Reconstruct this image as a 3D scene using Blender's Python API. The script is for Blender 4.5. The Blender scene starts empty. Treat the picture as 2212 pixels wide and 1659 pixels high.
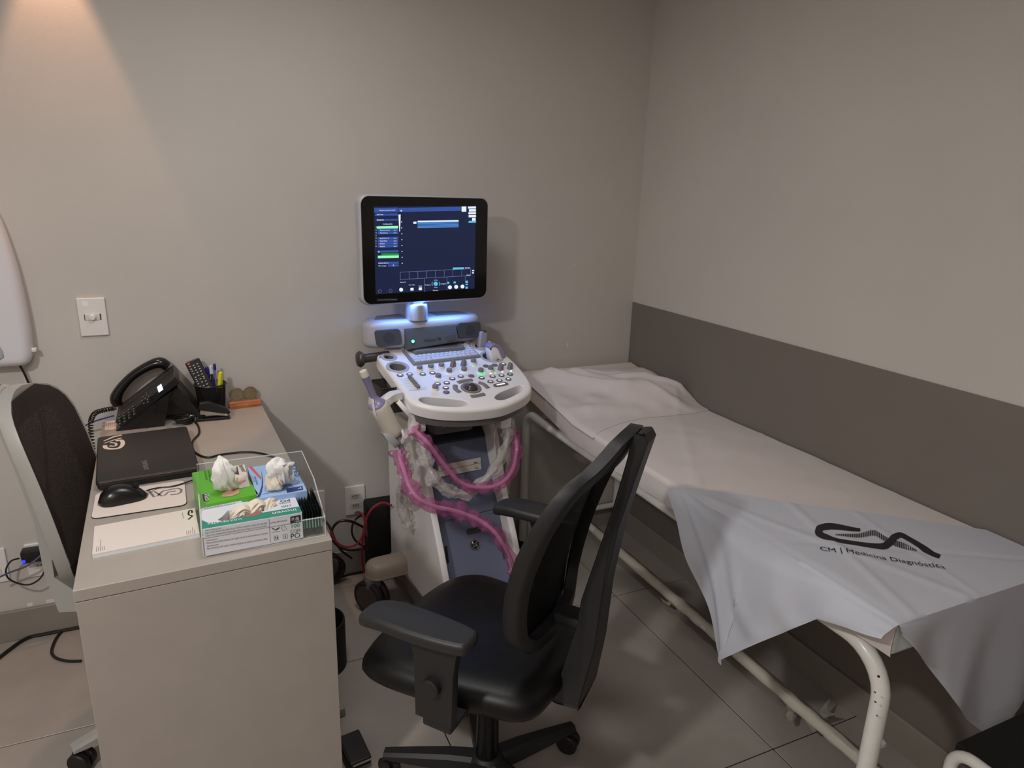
import bpy, bmesh, math, random
import numpy as np
from mathutils import Vector, Matrix, noise
from mathutils.geometry import tessellate_polygon

random.seed(7)
S = bpy.context.scene
COL = S.collection
PI = math.pi

# ------------------------------------------------------------------ camera
IW, IH = 2212, 1659
PPX, PPY = 1106.0, 829.5
FPX = 1479.83                       # focal length in pixels of the 2212 wide frame
CAM = np.array([0.0, 0.0, 1.52])
def _dir(x, y):
    w = np.array([x-PPX, y-PPY, FPX]); return w/np.linalg.norm(w)
_down = _dir(955, 6110); _Y = _dir(414, 395); _Y = _Y-_down*np.dot(_Y, _down); _Y /= np.linalg.norm(_Y)
_Z = -_down; _X = np.cross(_Y, _Z)
if _X[0] < 0: _X = -_X
RW = np.stack([_X, _Y, _Z])         # camera frame (right, down, forward) to world
cd = bpy.data.cameras.new('camera'); cam = bpy.data.objects.new('camera', cd); COL.objects.link(cam)
cd.sensor_fit = 'HORIZONTAL'; cd.sensor_width = 36.0; cd.lens = 36.0*FPX/IW; cd.clip_start = 0.02
M4 = Matrix.Identity(4)
for i in range(3):
    M4[i][0] = RW[i][0]; M4[i][1] = -RW[i][1]; M4[i][2] = -RW[i][2]; M4[i][3] = CAM[i]
cam.matrix_world = M4
S.camera = cam

# ------------------------------------------------------------------ light
S.view_settings.view_transform = 'Standard'; S.view_settings.look = 'None'
S.view_settings.gamma = 1.0; S.view_settings.use_curve_mapping = False
S.view_settings.exposure = 0.04
W = bpy.data.worlds.new('world'); S.world = W; W.use_nodes = True
W.node_tree.nodes['Background'].inputs[0].default_value = (0.02, 0.02, 0.02, 1)
CEIL = 2.34
def light(name, kind, loc, energy, color, **kw):
    d = bpy.data.lights.new(name, kind); d.energy = energy; d.color = color
    for k, v in kw.items(): setattr(d, k, v)
    o = bpy.data.objects.new(name, d); COL.objects.link(o); o.location = loc
    return o
LAMP = (1.0, 0.985, 0.97)
panel_lamp = light('panel_lamp', 'AREA', (-1.0, 0.38, CEIL-0.03), 30, LAMP, shape='SQUARE', size=0.16)
mid_fill = light('middle_fill', 'AREA', (0.22, 1.52, CEIL-0.03), 7.6, LAMP, shape='SQUARE', size=0.40)  # added overhead fill that lifts the back wall, console and floor
rear_fill = light('rear_fill', 'AREA', (-0.6, -0.75, CEIL-0.03), 9, LAMP, shape='SQUARE', size=1.0)  # added broad fill standing in for ambient room light
down_lamp = light('downlight_lamp', 'SPOT', (-0.32, 2.466, CEIL-0.02), 20, (1.0, 0.55, 0.33),
                  spot_size=math.radians(41), spot_blend=0.25, shadow_soft_size=0.02)

# ------------------------------------------------------------------ pixel helpers (a pixel and a real plane give a point)
def ray(p): return RW @ np.array([p[0]-PPX, p[1]-PPY, FPX])
def hp(p, p0, n):
    r = ray(p); p0 = np.array(p0, float); n = np.array(n, float)
    t = np.dot(p0-CAM, n)/np.dot(r, n); return Vector(CAM+t*r)
def hz(px, py, z): return hp((px, py), (0, 0, z), (0, 0, 1))
def hy(px, py, y): return hp((px, py), (0, y, 0), (0, 1, 0))
def hx(px, py, x): return hp((px, py), (x, 0, 0), (1, 0, 0))

# ------------------------------------------------------------------ materials
def lin(c):
    c = c/255.0
    return c/12.92 if c <= 0.04045 else ((c+0.055)/1.055)**2.4
def rgb(c): return (lin(c[0]), lin(c[1]), lin(c[2]), 1)
MC = {}
def mat(name, c, rough=0.5, metal=0.0, var=0.0, vs=20.0, bump=0.0, bs=200.0, spec=0.5, emit=None, es=0.0, sheen=0.0, coat=0.0):
    if name in MC: return MC[name]
    m = bpy.data.materials.new(name); m.use_nodes = True; nt = m.node_tree; b = nt.nodes['Principled BSDF']
    b.inputs['Base Color'].default_value = rgb(c); b.inputs['Roughness'].default_value = rough
    b.inputs['Metallic'].default_value = metal; b.inputs['Specular IOR Level'].default_value = spec
    b.inputs['Coat Weight'].default_value = coat
    tc = nt.nodes.new('ShaderNodeTexCoord')
    if var > 0:
        n = nt.nodes.new('ShaderNodeTexNoise'); n.inputs['Scale'].default_value = vs; n.inputs['Detail'].default_value = 5
        nt.links.new(tc.outputs['Object'], n.inputs['Vector'])
        r = nt.nodes.new('ShaderNodeValToRGB'); k = rgb(c)
        r.color_ramp.elements[0].position = 0.3; r.color_ramp.elements[1].position = 0.7
        r.color_ramp.elements[0].color = (k[0]*(1-var), k[1]*(1-var), k[2]*(1-var), 1)
        r.color_ramp.elements[1].color = (min(1, k[0]*(1+var)), min(1, k[1]*(1+var)), min(1, k[2]*(1+var)), 1)
        nt.links.new(n.outputs['Fac'], r.inputs[0]); nt.links.new(r.outputs[0], b.inputs['Base Color'])
    if bump > 0:
        n2 = nt.nodes.new('ShaderNodeTexNoise'); n2.inputs['Scale'].default_value = bs; n2.inputs['Detail'].default_value = 4
        nt.links.new(tc.outputs['Object'], n2.inputs['Vector'])
        bp = nt.nodes.new('ShaderNodeBump'); bp.inputs['Strength'].default_value = bump; bp.inputs['Distance'].default_value = 0.002
        nt.links.new(n2.outputs['Fac'], bp.inputs['Height']); nt.links.new(bp.outputs[0], b.inputs['Normal'])
    if emit is not None:
        b.inputs['Emission Color'].default_value = rgb(emit); b.inputs['Emission Strength'].default_value = es
    MC[name] = m
    return m
def glassy(name, c, alpha, rough=0.1, tint=None, bump=0.0, bs=60):
    """thin clear or tinted plastic: part transparent, part glossy"""
    if name in MC: return MC[name]
    m = bpy.data.materials.new(name); m.use_nodes = True; nt = m.node_tree
    b = nt.nodes['Principled BSDF']; out = nt.nodes['Material Output']
    b.inputs['Base Color'].default_value = rgb(c); b.inputs['Roughness'].default_value = rough
    t = nt.nodes.new('ShaderNodeBsdfTransparent'); t.inputs[0].default_value = rgb(tint or (255, 255, 255))
    mx = nt.nodes.new('ShaderNodeMixShader'); mx.inputs[0].default_value = alpha
    nt.links.new(t.outputs[0], mx.inputs[1]); nt.links.new(b.outputs[0], mx.inputs[2]); nt.links.new(mx.outputs[0], out.inputs[0])
    if bump > 0:
        tc = nt.nodes.new('ShaderNodeTexCoord'); n2 = nt.nodes.new('ShaderNodeTexNoise'); n2.inputs['Scale'].default_value = bs
        nt.links.new(tc.outputs['Object'], n2.inputs['Vector'])
        bp = nt.nodes.new('ShaderNodeBump'); bp.inputs['Strength'].default_value = bump; bp.inputs['Distance'].default_value = 0.01
        nt.links.new(n2.outputs['Fac'], bp.inputs['Height']); nt.links.new(bp.outputs[0], b.inputs['Normal'])
    MC[name] = m
    return m
def weave(name, c, scale=420.0, hole=0.35, rough=0.8):
    """woven net: a fine lattice with see-through holes"""
    if name in MC: return MC[name]
    m = bpy.data.materials.new(name); m.use_nodes = True; nt = m.node_tree
    b = nt.nodes['Principled BSDF']; out = nt.nodes['Material Output']
    b.inputs['Base Color'].default_value = rgb(c); b.inputs['Roughness'].default_value = rough
    b.inputs['Specular IOR Level'].default_value = 0.2
    tc = nt.nodes.new('ShaderNodeTexCoord')
    v = nt.nodes.new('ShaderNodeTexVoronoi'); v.inputs['Scale'].default_value = scale; v.inputs['Randomness'].default_value = 0.15
    nt.links.new(tc.outputs['UV'], v.inputs['Vector'])
    cp = nt.nodes.new('ShaderNodeMath'); cp.operation = 'GREATER_THAN'; cp.inputs[1].default_value = hole
    nt.links.new(v.outputs['Distance'], cp.inputs[0])
    t = nt.nodes.new('ShaderNodeBsdfTransparent'); mx = nt.nodes.new('ShaderNodeMixShader')
    nt.links.new(cp.outputs[0], mx.inputs[0]); nt.links.new(t.outputs[0], mx.inputs[1]); nt.links.new(b.outputs[0], mx.inputs[2])
    nt.links.new(mx.outputs[0], out.inputs[0])
    MC[name] = m
    return m

# ------------------------------------------------------------------ object helpers
def thing(name, label, cat, loc=(0, 0, 0), rz=0.0, group=None):
    o = bpy.data.objects.new(name, None); COL.objects.link(o); o.empty_display_size = 0.05
    o.location = loc; o.rotation_euler = (0, 0, rz)
    o['label'] = label; o['category'] = cat
    if group: o['group'] = group
    return o
def tag(o, label=None, cat=None, group=None, kind=None):
    if label: o['label'] = label
    if cat: o['category'] = cat
    if group: o['group'] = group
    if kind: o['kind'] = kind
    return o
def smooth(me, angle=40):
    for p in me.polygons: p.use_smooth = True
    try: me.set_sharp_from_angle(angle=math.radians(angle))
    except Exception: pass
def put(name, bm, m, parent=None, label=None, sm=True, angle=40, mw=None, loc=None):
    """link a bmesh as one object; the mesh is given in its parent's own frame"""
    me = bpy.data.meshes.new(name)
    bmesh.ops.recalc_face_normals(bm, faces=bm.faces[:])
    if mw is not None: bm.transform(mw)
    bm.to_mesh(me); bm.free()
    if m is not None:
        for x in (m if isinstance(m, (list, tuple)) else [m]): me.materials.append(x)
    if sm: smooth(me, angle)
    o = bpy.data.objects.new(name, me); COL.objects.link(o)
    if parent is not None: o.parent = parent
    if loc is not None: o.location = loc
    if label: o['label'] = label
    if sm and angle < 60:
        w = o.modifiers.new('weighted_normal', 'WEIGHTED_NORMAL'); w.keep_sharp = True; w.weight = 100
    return o
def wm(o):
    m = Matrix.Translation(o.location) @ o.rotation_euler.to_matrix().to_4x4()
    return wm(o.parent) @ m if o.parent else m
def inv(o, p): return wm(o).inverted() @ Vector(p)
T = Matrix.Translation
def Rx(a): return Matrix.Rotation(a, 4, 'X')
def Ry(a): return Matrix.Rotation(a, 4, 'Y')
def Rz(a): return Matrix.Rotation(a, 4, 'Z')
def frame(o, x, y, z=None):
    x = Vector(x).normalized(); y = Vector(y); y = (y-x*y.dot(x)).normalized(); z = x.cross(y)
    return Matrix(((x[0], y[0], z[0], o[0]), (x[1], y[1], z[1], o[1]), (x[2], y[2], z[2], o[2]), (0, 0, 0, 1)))

# ------------------------------------------------------------------ shapes (each adds to a bmesh)
def B(): return bmesh.new()
def box(bm, cx, cy, cz, sx, sy, sz, bev=0.0, seg=2, M=None):
    r = bmesh.ops.create_cube(bm, size=1.0)
    vs = r['verts']
    mx = T((cx, cy, cz)) @ Matrix.Diagonal((sx, sy, sz, 1))
    if M is not None: mx = M @ mx
    bmesh.ops.transform(bm, matrix=mx, verts=vs)
    if bev > 0:
        es = list({e for v in vs for e in v.link_edges})
        bmesh.ops.bevel(bm, geom=es, offset=bev, segments=seg, profile=0.5, affect='EDGES', clamp_overlap=True)
    return bm
def bx(a, b, bev=0.0, seg=2, M=None, bm=None):
    bm = bm or B()
    return box(bm, (a[0]+b[0])/2, (a[1]+b[1])/2, (a[2]+b[2])/2, abs(b[0]-a[0]), abs(b[1]-a[1]), abs(b[2]-a[2]), bev, seg, M)
def catmull(pts, n=6, closed=False):
    P = [Vector(p) for p in pts]; out = []; L = len(P)
    rng = L if closed else L-1
    for i in range(rng):
        if closed: a, b, c, d = P[(i-1) % L], P[i], P[(i+1) % L], P[(i+2) % L]
        else: a, b, c, d = P[max(i-1, 0)], P[i], P[i+1], P[min(i+2, L-1)]
        for k in range(n):
            t = k/n
            out.append(0.5*((2*b)+(c-a)*t+(2*a-5*b+4*c-d)*t*t+(3*b-a-3*c+d)*t**3))
    if not closed: out.append(P[-1].copy())
    return out
def tube(bm, pts, r, seg=10, closed=False, cap=True, flat=None, rfn=None):
    """sweep a circle (or an ellipse) along points"""
    P = [Vector(p) for p in pts]; n = len(P); rings = []
    up = Vector((0, 0, 1)); prev = None
    for i in range(n):
        if closed: t = P[(i+1) % n]-P[(i-1) % n]
        else: t = P[min(i+1, n-1)]-P[max(i-1, 0)]
        if t.length < 1e-9: t = Vector((0, 0, 1))
        t.normalize()
        if prev is None:
            a = t.cross(up if abs(t.z) < 0.9 else Vector((1, 0, 0))).normalized()
        else:
            a = (prev-t*prev.dot(t))
            a = a.normalized() if a.length > 1e-6 else t.orthogonal().normalized()
        b = t.cross(a); prev = a
        ring = []
        for k in range(seg):
            an = 2*PI*k/seg
            rr = r[i] if isinstance(r, (list, tuple)) else r
            if rfn: rr = rr*rfn(i, k, P[i])
            fx = flat if flat else 1.0
            ring.append(bm.verts.new(P[i]+a*math.cos(an)*rr+b*math.sin(an)*rr*fx))
        rings.append(ring)
    for i in range(n if closed else n-1):
        A, Bq = rings[i], rings[(i+1) % n]
        for k in range(seg):
            bm.faces.new((A[k], A[(k+1) % seg], Bq[(k+1) % seg], Bq[k]))
    if cap and not closed:
        bm.faces.new(list(reversed(rings[0]))); bm.faces.new(rings[-1])
    return bm
def lathe(bm, prof, seg=24, M=None, cap=True):
    """profile of (radius, z) about the z axis"""
    rings = []
    for r, z in prof:
        ring = []
        for k in range(seg):
            a = 2*PI*k/seg; p = Vector((r*math.cos(a), r*math.sin(a), z))
            ring.append(bm.verts.new(M @ p if M is not None else p))
        rings.append(ring)
    for i in range(len(rings)-1):
        for k in range(seg):
            bm.faces.new((rings[i][k], rings[i][(k+1) % seg], rings[i+1][(k+1) % seg], rings[i+1][k]))
    if cap:
        bm.faces.new(list(reversed(rings[0]))); bm.faces.new(rings[-1])
    return bm
def cyl(bm, a, b, r, r2=None, seg=16):
    a, b = Vector(a), Vector(b); d = b-a
    x = d.orthogonal().normalized(); M = frame(a, x, d.cross(x))
    return lathe(bm, [(r, 0), (r2 if r2 is not None else r, d.length)], seg, M)
def area2(pts): return 0.5*sum(pts[i][0]*pts[(i+1) % len(pts)][1]-pts[(i+1) % len(pts)][0]*pts[i][1] for i in range(len(pts)))
def offset(pts, d):
    """move a closed outline inwards by d"""
    n = len(pts); s = 1 if area2(pts) > 0 else -1; out = []
    for i in range(n):
        p, q, r = Vector(pts[i-1][:2]), Vector(pts[i][:2]), Vector(pts[(i+1) % n][:2])
        e1 = (q-p); e2 = (r-q)
        if e1.length < 1e-9 or e2.length < 1e-9: out.append(tuple(q)); continue
        e1.normalize(); e2.normalize()
        n1 = Vector((-e1.y, e1.x))*s; n2 = Vector((-e2.y, e2.x))*s
        m = n1+n2
        if m.length < 1e-4: m = n1.copy()
        m.normalize(); k = d/max(0.5, m.dot(n1))
        out.append(tuple(q+m*k))
    return out
def prism(bm, pts, z0, z1, bev=0.0, seg=3, holes=(), M=None, bev_bottom=False, hole_bev=0.0):
    """an outline pushed from z0 up to z1 with a rounded upper edge, holes let through"""
    if area2(pts) < 0: pts = list(reversed(pts))
    new = []
    def ring(o, z):
        vs = [bm.verts.new((p[0], p[1], z)) for p in o]; new.extend(vs); return vs
    rings = []
    if bev_bottom and bev > 0:
        for k in range(seg, 0, -1):
            a = PI/2*k/seg; rings.append(ring(offset(pts, bev*(1-math.cos(a))), z0+bev-bev*math.sin(a)))
        rings.append(ring(pts, z0+bev))
    else: rings.append(ring(pts, z0))
    if bev > 0:
        for k in range(seg+1):
            a = PI/2*k/seg; rings.append(ring(offset(pts, bev*(1-math.cos(a))), z1-bev+bev*math.sin(a)))
    else: rings.append(ring(pts, z1))
    def strip(a, b):
        n = len(a)
        for k in range(n):
            try: bm.faces.new((a[k], a[(k+1) % n], b[(k+1) % n], b[k]))
            except ValueError: pass
    for a, b in zip(rings, rings[1:]): strip(a, b)
    if not holes:
        bm.faces.new(list(reversed(rings[0]))); bm.faces.new(rings[-1])
    else:
        tops, bots = [], []
        for h in holes:
            if area2(h) < 0: h = list(reversed(h))
            hr = [ring(h, z0)]
            if hole_bev > 0:
                for k in range(seg+1):
                    a = PI/2*k/seg; hr.append(ring(offset(h, -hole_bev*(1-math.cos(a))), z1-hole_bev+hole_bev*math.sin(a)))
            else: hr.append(ring(h, z1))
            for a, b in zip(hr, hr[1:]): strip(a, b)
            tops.append(hr[-1]); bots.append(hr[0])
        for outer, inn in ((rings[-1], tops), (rings[0], bots)):
            loops = [outer]+inn; flat_v = [v for L_ in loops for v in L_]
            for tri in tessellate_polygon([[Vector((v.co.x, v.co.y, 0)) for v in L_] for L_ in loops]):
                try: bm.faces.new([flat_v[k] for k in tri])
                except ValueError: pass
    if M is not None: bmesh.ops.transform(bm, matrix=M, verts=new)
    return bm
def circle(cx, cy, r, n=20, ry=None, rot=0.0):
    ry = ry or r; c, s = math.cos(rot), math.sin(rot)
    return [(cx+r*math.cos(2*PI*k/n)*c-ry*math.sin(2*PI*k/n)*s, cy+r*math.cos(2*PI*k/n)*s+ry*math.sin(2*PI*k/n)*c) for k in range(n)]
def rrect(cx, cy, w, h, r, n=4, rot=0.0):
    out = []
    for sx, sy, a0 in ((1, 1, 0), (-1, 1, PI/2), (-1, -1, PI), (1, -1, 1.5*PI)):
        for k in range(n+1):
            a = a0+PI/2*k/n; out.append((sx*(w/2-r)+r*math.cos(a), sy*(h/2-r)+r*math.sin(a)))
    c, s = math.cos(rot), math.sin(rot)
    return [(cx+x*c-y*s, cy+x*s+y*c) for x, y in out]
def capsule(a, b, r, n=6):
    """rounded slot outline between two points"""
    a, b = Vector(a), Vector(b); d = (b-a).normalized(); p = Vector((-d.y, d.x)); out = []
    for k in range(n+1):
        t = -PI/2+PI*k/n; out.append(tuple(b+d*math.cos(t)*r+p*math.sin(t)*r))
    for k in range(n+1):
        t = PI/2+PI*k/n; out.append(tuple(a+d*math.cos(t)*r+p*math.sin(t)*r))
    return out
def sheet(fn, nu, nv, th=0.0, uv=True, us=1.0):
    """a surface fn(u, v) with u, v in 0..1; thickness th gives it a back"""
    bm = B(); g = [[bm.verts.new(fn(i/nu, j/nv)) for j in range(nv+1)] for i in range(nu+1)]
    ul = bm.loops.layers.uv.new('UVMap') if uv else None
    for i in range(nu):
        for j in range(nv):
            f = bm.faces.new((g[i][j], g[i+1][j], g[i+1][j+1], g[i][j+1]))
            if uv:
                for l, (a, b) in zip(f.loops, ((i, j), (i+1, j), (i+1, j+1), (i, j+1))): l[ul].uv = (us*a/nu, b/nv)
    if th > 0:
        bmesh.ops.recalc_face_normals(bm, faces=bm.faces[:])
        bmesh.ops.solidify(bm, geom=bm.faces[:], thickness=th)
    return bm
def poly(bm, pts, M=None):
    vs = [bm.verts.new(M @ Vector((p[0], p[1], p[2] if len(p) > 2 else 0)) if M is not None else Vector((p[0], p[1], p[2] if len(p) > 2 else 0))) for p in pts]
    f = bm.faces.new(vs); return f
def slab(bm, pts, th, M):
    return prism(bm, pts, 0, th, 0, M=M)
def stroke(bm, pts, w, th, M, closed=False):
    """a flat printed line of width w (a number or one per point)"""
    P = [Vector(p[:2]) for p in pts]; n = len(P); L, Rr = [], []
    for i in range(n):
        t = (P[(i+1) % n]-P[i-1]) if closed else (P[min(i+1, n-1)]-P[max(i-1, 0)])
        t.normalize(); q = Vector((-t.y, t.x)); ww = (w[i] if isinstance(w, (list, tuple)) else w)/2
        L.append(bm.verts.new(M @ Vector((*(P[i]+q*ww), th)))); Rr.append(bm.verts.new(M @ Vector((*(P[i]-q*ww), th))))
    for i in range(n if closed else n-1):
        j = (i+1) % n
        bm.faces.new((Rr[i], Rr[j], L[j], L[i]))
    return bm
def text_bm(s, size, align='LEFT', ext=0.0, sx=1.0):
    c = bpy.data.curves.new('t', 'FONT'); c.body = s; c.size = size; c.align_x = align; c.extrude = ext; c.resolution_u = 3
    o = bpy.data.objects.new('t', c); COL.objects.link(o)
    dg = bpy.context.evaluated_depsgraph_get(); dg.update()
    me = o.evaluated_get(dg).to_mesh(); bm = B(); bm.from_mesh(me); o.evaluated_get(dg).to_mesh_clear()
    bpy.data.objects.remove(o); bpy.data.curves.remove(c)
    if sx != 1.0: bmesh.ops.transform(bm, matrix=Matrix.Diagonal((sx, 1, 1, 1)), verts=bm.verts[:])
    return bm
def lettering(s, size, M, m, parent, align='LEFT', name='lettering', sx=1.0):
    bm = text_bm(s, size, align, 0.0, sx)
    return put(name, bm, m, parent, sm=False, mw=M)
def dup(root, loc, rz, label=None, group=None):
    def cp(o, par):
        c = o.copy(); COL.objects.link(c)
        if par is not None: c.parent = par
        for ch in list(o.children): cp(ch, c)
        return c
    c = cp(root, None); c.location = loc; c.rotation_euler = (0, 0, rz)
    if label: c['label'] = label
    if group: c['group'] = group
    return c
# ================================================================== the room
YB, XR = 2.526, 1.733
m_wall = mat('wall_paint', (198, 191, 184), 0.75, var=0.025, vs=3, bump=0.12, bs=420)
m_ceil = mat('ceiling_paint', (235, 233, 228), 0.9)
m_panel = mat('wainscot_laminate', (118, 109, 102), 0.6, var=0.03, vs=6)
m_base = mat('baseboard_tile', (140, 132, 122), 0.5, var=0.06, vs=9)
m_grout = mat('grout', (38, 34, 32), 0.9)
m_tile = mat('floor_tile', (164, 155, 147), 0.42, var=0.09, vs=5, bump=0.05, bs=60)
def struct(name, bm, m, label=None):
    o = put(name, bm, m, sm=False); o['kind'] = 'structure'
    if label: o['label'] = label
    return o
floor = struct('floor', bx((-2.0, -1.7, -0.06), (XR+0.1, YB+0.1, -0.004)), m_grout, 'grey porcelain tile floor with dark joints')
TX, TY, J = 0.85, 0.835, 0.0035
xs0, ys0 = 1.384, 1.147
tile_me = {}
for i in range(-4, 2):
    for j in range(-4, 3):
        x0, x1 = xs0+(i-0)*TX-TX, xs0+i*TX
        y0, y1 = ys0+(j-1)*TY, ys0+j*TY
        x0, x1 = max(x0, -1.98), min(x1, XR+0.001); y0, y1 = max(y0, -1.68), min(y1, YB)
        if x1-x0 < 0.02 or y1-y0 < 0.02: continue
        key = (round(x1-x0, 3), round(y1-y0, 3))
        if key not in tile_me:
            o = put('tile', box(B(), 0, 0, -0.002, key[0]-J, key[1]-J, 0.004, 0.0012, 1), m_tile, floor, sm=False)
            tile_me[key] = o.data
        else:
            o = bpy.data.objects.new('tile', tile_me[key]); COL.objects.link(o); o.parent = floor
        o.location = ((x0+x1)/2, (y0+y1)/2, 0)
struct('wall_back', bx((-2.0, YB, -0.05), (XR+0.1, YB+0.1, CEIL+0.05)), m_wall, 'plain greige painted wall behind the ultrasound machine')
struct('wall_right', bx((XR, -1.7, -0.05), (XR+0.1, YB, CEIL+0.05)), m_wall, 'greige painted wall with a dark lower panel beside the bed')
struct('wall_left', bx((-2.0, -1.7, -0.05), (-1.9, YB, CEIL+0.05)), m_wall, 'painted wall on the left, outside the view')
struct('wall_front', bx((-1.9, -1.7, -0.05), (XR, -1.6, CEIL+0.05)), m_wall, 'painted wall behind the viewer')
struct('ceiling', bx((-2.0, -1.7, CEIL), (XR+0.1, YB+0.1, CEIL+0.08)), m_ceil, 'white ceiling above the view')
struct('trim_1', bx((XR-0.004, -1.6, 0.0), (XR, YB-0.004, 1.068), 0.001, 1), m_panel, 'dark taupe laminate panel along the lower right wall')
struct('baseboard_right', bx((XR-0.016, -1.6, 0.0), (XR-0.004, YB-0.004, 0.10), 0.002, 1), m_base, 'tile baseboard under the dark wall panel')
struct('baseboard_back', bx((-1.9, YB-0.013, 0.0), (XR-0.016, YB, 0.112), 0.003, 1), m_base, 'tile baseboard along the back wall')

m_white_pl = mat('white_plastic', (226, 220, 212), 0.35)
m_black = mat('black_plastic', (24, 23, 23), 0.4, var=0.1, vs=40)
m_blackm = mat('black_matte', (20, 19, 19), 0.65)
m_dark = mat('dark_slot', (22, 20, 19), 0.6)
# ceiling fittings above the frame; middle and rear panels added as fill
for (x, y, s_, lab) in ((-1.0, 0.38, 0.16, 'small square white ceiling light panel above the left of the room'), (0.22, 1.52, 0.40, 'square fill light panel added above the black chair, outside the view'), (-0.6, -0.75, 1.0, 'large square fill light panel added behind the viewer')):
    t = thing('ceiling_panel_light', lab, 'light', (x, y, CEIL), 0, 'ceiling light panels')
    put('panel_frame', prism(B(), rrect(0, 0, s_+0.07, s_+0.07, 0.004), -0.02, -0.0005, holes=[rrect(0, 0, s_+0.01, s_+0.01, 0.004)]), m_white_pl, t, sm=False)
t = thing('recessed_downlight', 'round recessed ceiling downlight close to the back wall', 'light', (-0.32, 2.466, CEIL))
put('trim_ring', prism(B(), circle(0, 0, 0.055, 28), -0.008, -0.0005, 0.003, holes=[circle(0, 0, 0.042, 28)]), m_white_pl, t)

# ------------------------------------------------------------------ switch and sockets on the back wall
m_plate = mat('plate_white', (232, 226, 222), 0.22, coat=0.3)
m_socket = mat('socket_insert', (214, 208, 202), 0.4)
def plate(name, label, px, w=0.078, h=0.122, cat='socket', y=YB, group=None):
    a = hy(px[0], px[1], YB)
    t = thing(name, label, cat, (a.x, YB-0.0005, a.z), 0, group)
    put('cover_plate', prism(B(), rrect(0, 0, w, h, 0.003), 0, 0.008, 0.003, M=Rx(PI/2)), m_plate, t)
    return t
def outlet(t, z):
    o = put('outlet', prism(B(), rrect(0, z, 0.042, 0.022, 0.0015), 0.0075, 0.0095, 0.0008, M=Rx(PI/2)), m_socket, t)
    bm = B()
    hexa = [(-0.016, z), (-0.010, z+0.0075), (0.010, z+0.0075), (0.016, z), (0.010, z-0.0075), (-0.010, z-0.0075)]
    prism(bm, hexa, 0.0094, 0.0098, M=Rx(PI/2)); put('recess', bm, mat('recess_grey', (190, 185, 180), 0.5), o, sm=False)
    for dx, dz in ((-0.009, 0), (0, 0.0015), (0.009, 0)):
        put('pin_hole', prism(B(), circle(dx, z+dz, 0.0023, 10), 0.0097, 0.0100, M=Rx(PI/2)), m_dark, o, sm=False)
t = plate('dimmer_switch', 'white wall dimmer switch plate with round knob above the desk', (201, 684), cat='switch')
o = put('switch_insert', prism(B(), rrect(0, 0.0, 0.040, 0.020, 0.002), 0.0075, 0.010, 0.001, M=Rx(PI/2)), m_socket, t)
put('slot', bx((0.0205, -0.0085, -0.010), (0.0235, -0.0078, 0.010)), m_dark, t, sm=False)
put('slot', bx((-0.0232, -0.0085, -0.010), (-0.0212, -0.0078, 0.010)), m_dark, t, sm=False)
put('knob', lathe(B(), [(0.0095, 0.009), (0.0085, 0.019), (0.006, 0.0205)], 20, Rx(PI/2)), m_plate, t)
put('panel_glint', prism(B(), rrect(-0.016, 0.044, 0.017, 0.015, 0.003), 0.0081, 0.0083, M=Rx(PI/2)), mat('glint_white', (246, 240, 236), 0.15), t, sm=False)  # pale square paints the ceiling panel's reflection on the plate
t = plate('double_socket', 'white double power socket beside the ultrasound machine', (767, 1079))
outlet(t, 0.019); outlet(t, -0.021)
t = plate('single_socket', 'white socket plate half hidden behind the acrylic tray', (680, 1092))
o = put('outlet', prism(B(), rrect(0, 0, 0.024, 0.020, 0.001), 0.0075, 0.0095, 0.0006, M=Rx(PI/2)), m_socket, t)
put('jack_hole', prism(B(), rrect(0, 0, 0.011, 0.009, 0.0005), 0.0093, 0.0097, M=Rx(PI/2)), m_dark, o, sm=False)
t = plate('left_edge_socket', 'white socket plate low on the wall at the left picture edge', (-14, 1222))
outlet(t, 0.019); outlet(t, -0.021)
t = plate('charger_socket', 'white socket plate with the black power adapter plugged in', (88, 1206))
outlet(t, 0.019); outlet(t, -0.021)

# ------------------------------------------------------------------ film viewer at the left edge of the back wall
m_gloss = mat('gloss_white', (222, 218, 222), 0.14, coat=0.4)
m_view = mat('viewer_panel', (172, 176, 186), 0.12, coat=0.5)
t = thing('film_viewer', 'glossy white wall-mounted film viewer at the left picture edge', 'film viewer', (-0.72, YB-0.0005, 0.963))
pf = [tuple(p)[:2] for p in catmull([(0.224, 0.03, 0), (0.227, 0.12, 0), (0.223, 0.24, 0), (0.212, 0.35, 0), (0.19, 0.46, 0), (0.15, 0.55, 0), (0.08, 0.61, 0), (-0.08, 0.61, 0), (-0.15, 0.55, 0), (-0.19, 0.46, 0), (-0.212, 0.35, 0), (-0.223, 0.24, 0), (-0.227, 0.12, 0), (-0.224, 0.03, 0)], 4)]
pf += [(-0.216, 0.010), (-0.200, 0.0), (0.200, 0.0), (0.216, 0.010)]
inner = [tuple(p)[:2] for p in catmull([(-0.14, 0.02, 0), (0.135, 0.02, 0), (0.145, 0.1, 0), (0.14, 0.25, 0), (0.12, 0.42, 0), (0.06, 0.52, 0), (-0.06, 0.52, 0), (-0.12, 0.42, 0), (-0.145, 0.2, 0)], 4, True)]
put('housing', prism(B(), pf, 0.0, 0.062, 0.024, 5, M=Rx(PI/2)), m_gloss, t, angle=60)
put('viewing_panel', prism(B(), inner, 0.0615, 0.066, 0.003, 2, M=Rx(PI/2)), m_view, t, angle=60)
put('finger_groove', lathe(B(), [(0.0005, -0.06), (0.008, -0.04), (0.011, 0), (0.008, 0.04), (0.0005, 0.06)], 14, T((0.182, -0.056, 0.16)) @ Ry(-0.08) @ Matrix.Diagonal((1, 0.35, 1, 1))), mat('groove_grey', (160, 156, 158), 0.3), t)
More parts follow.
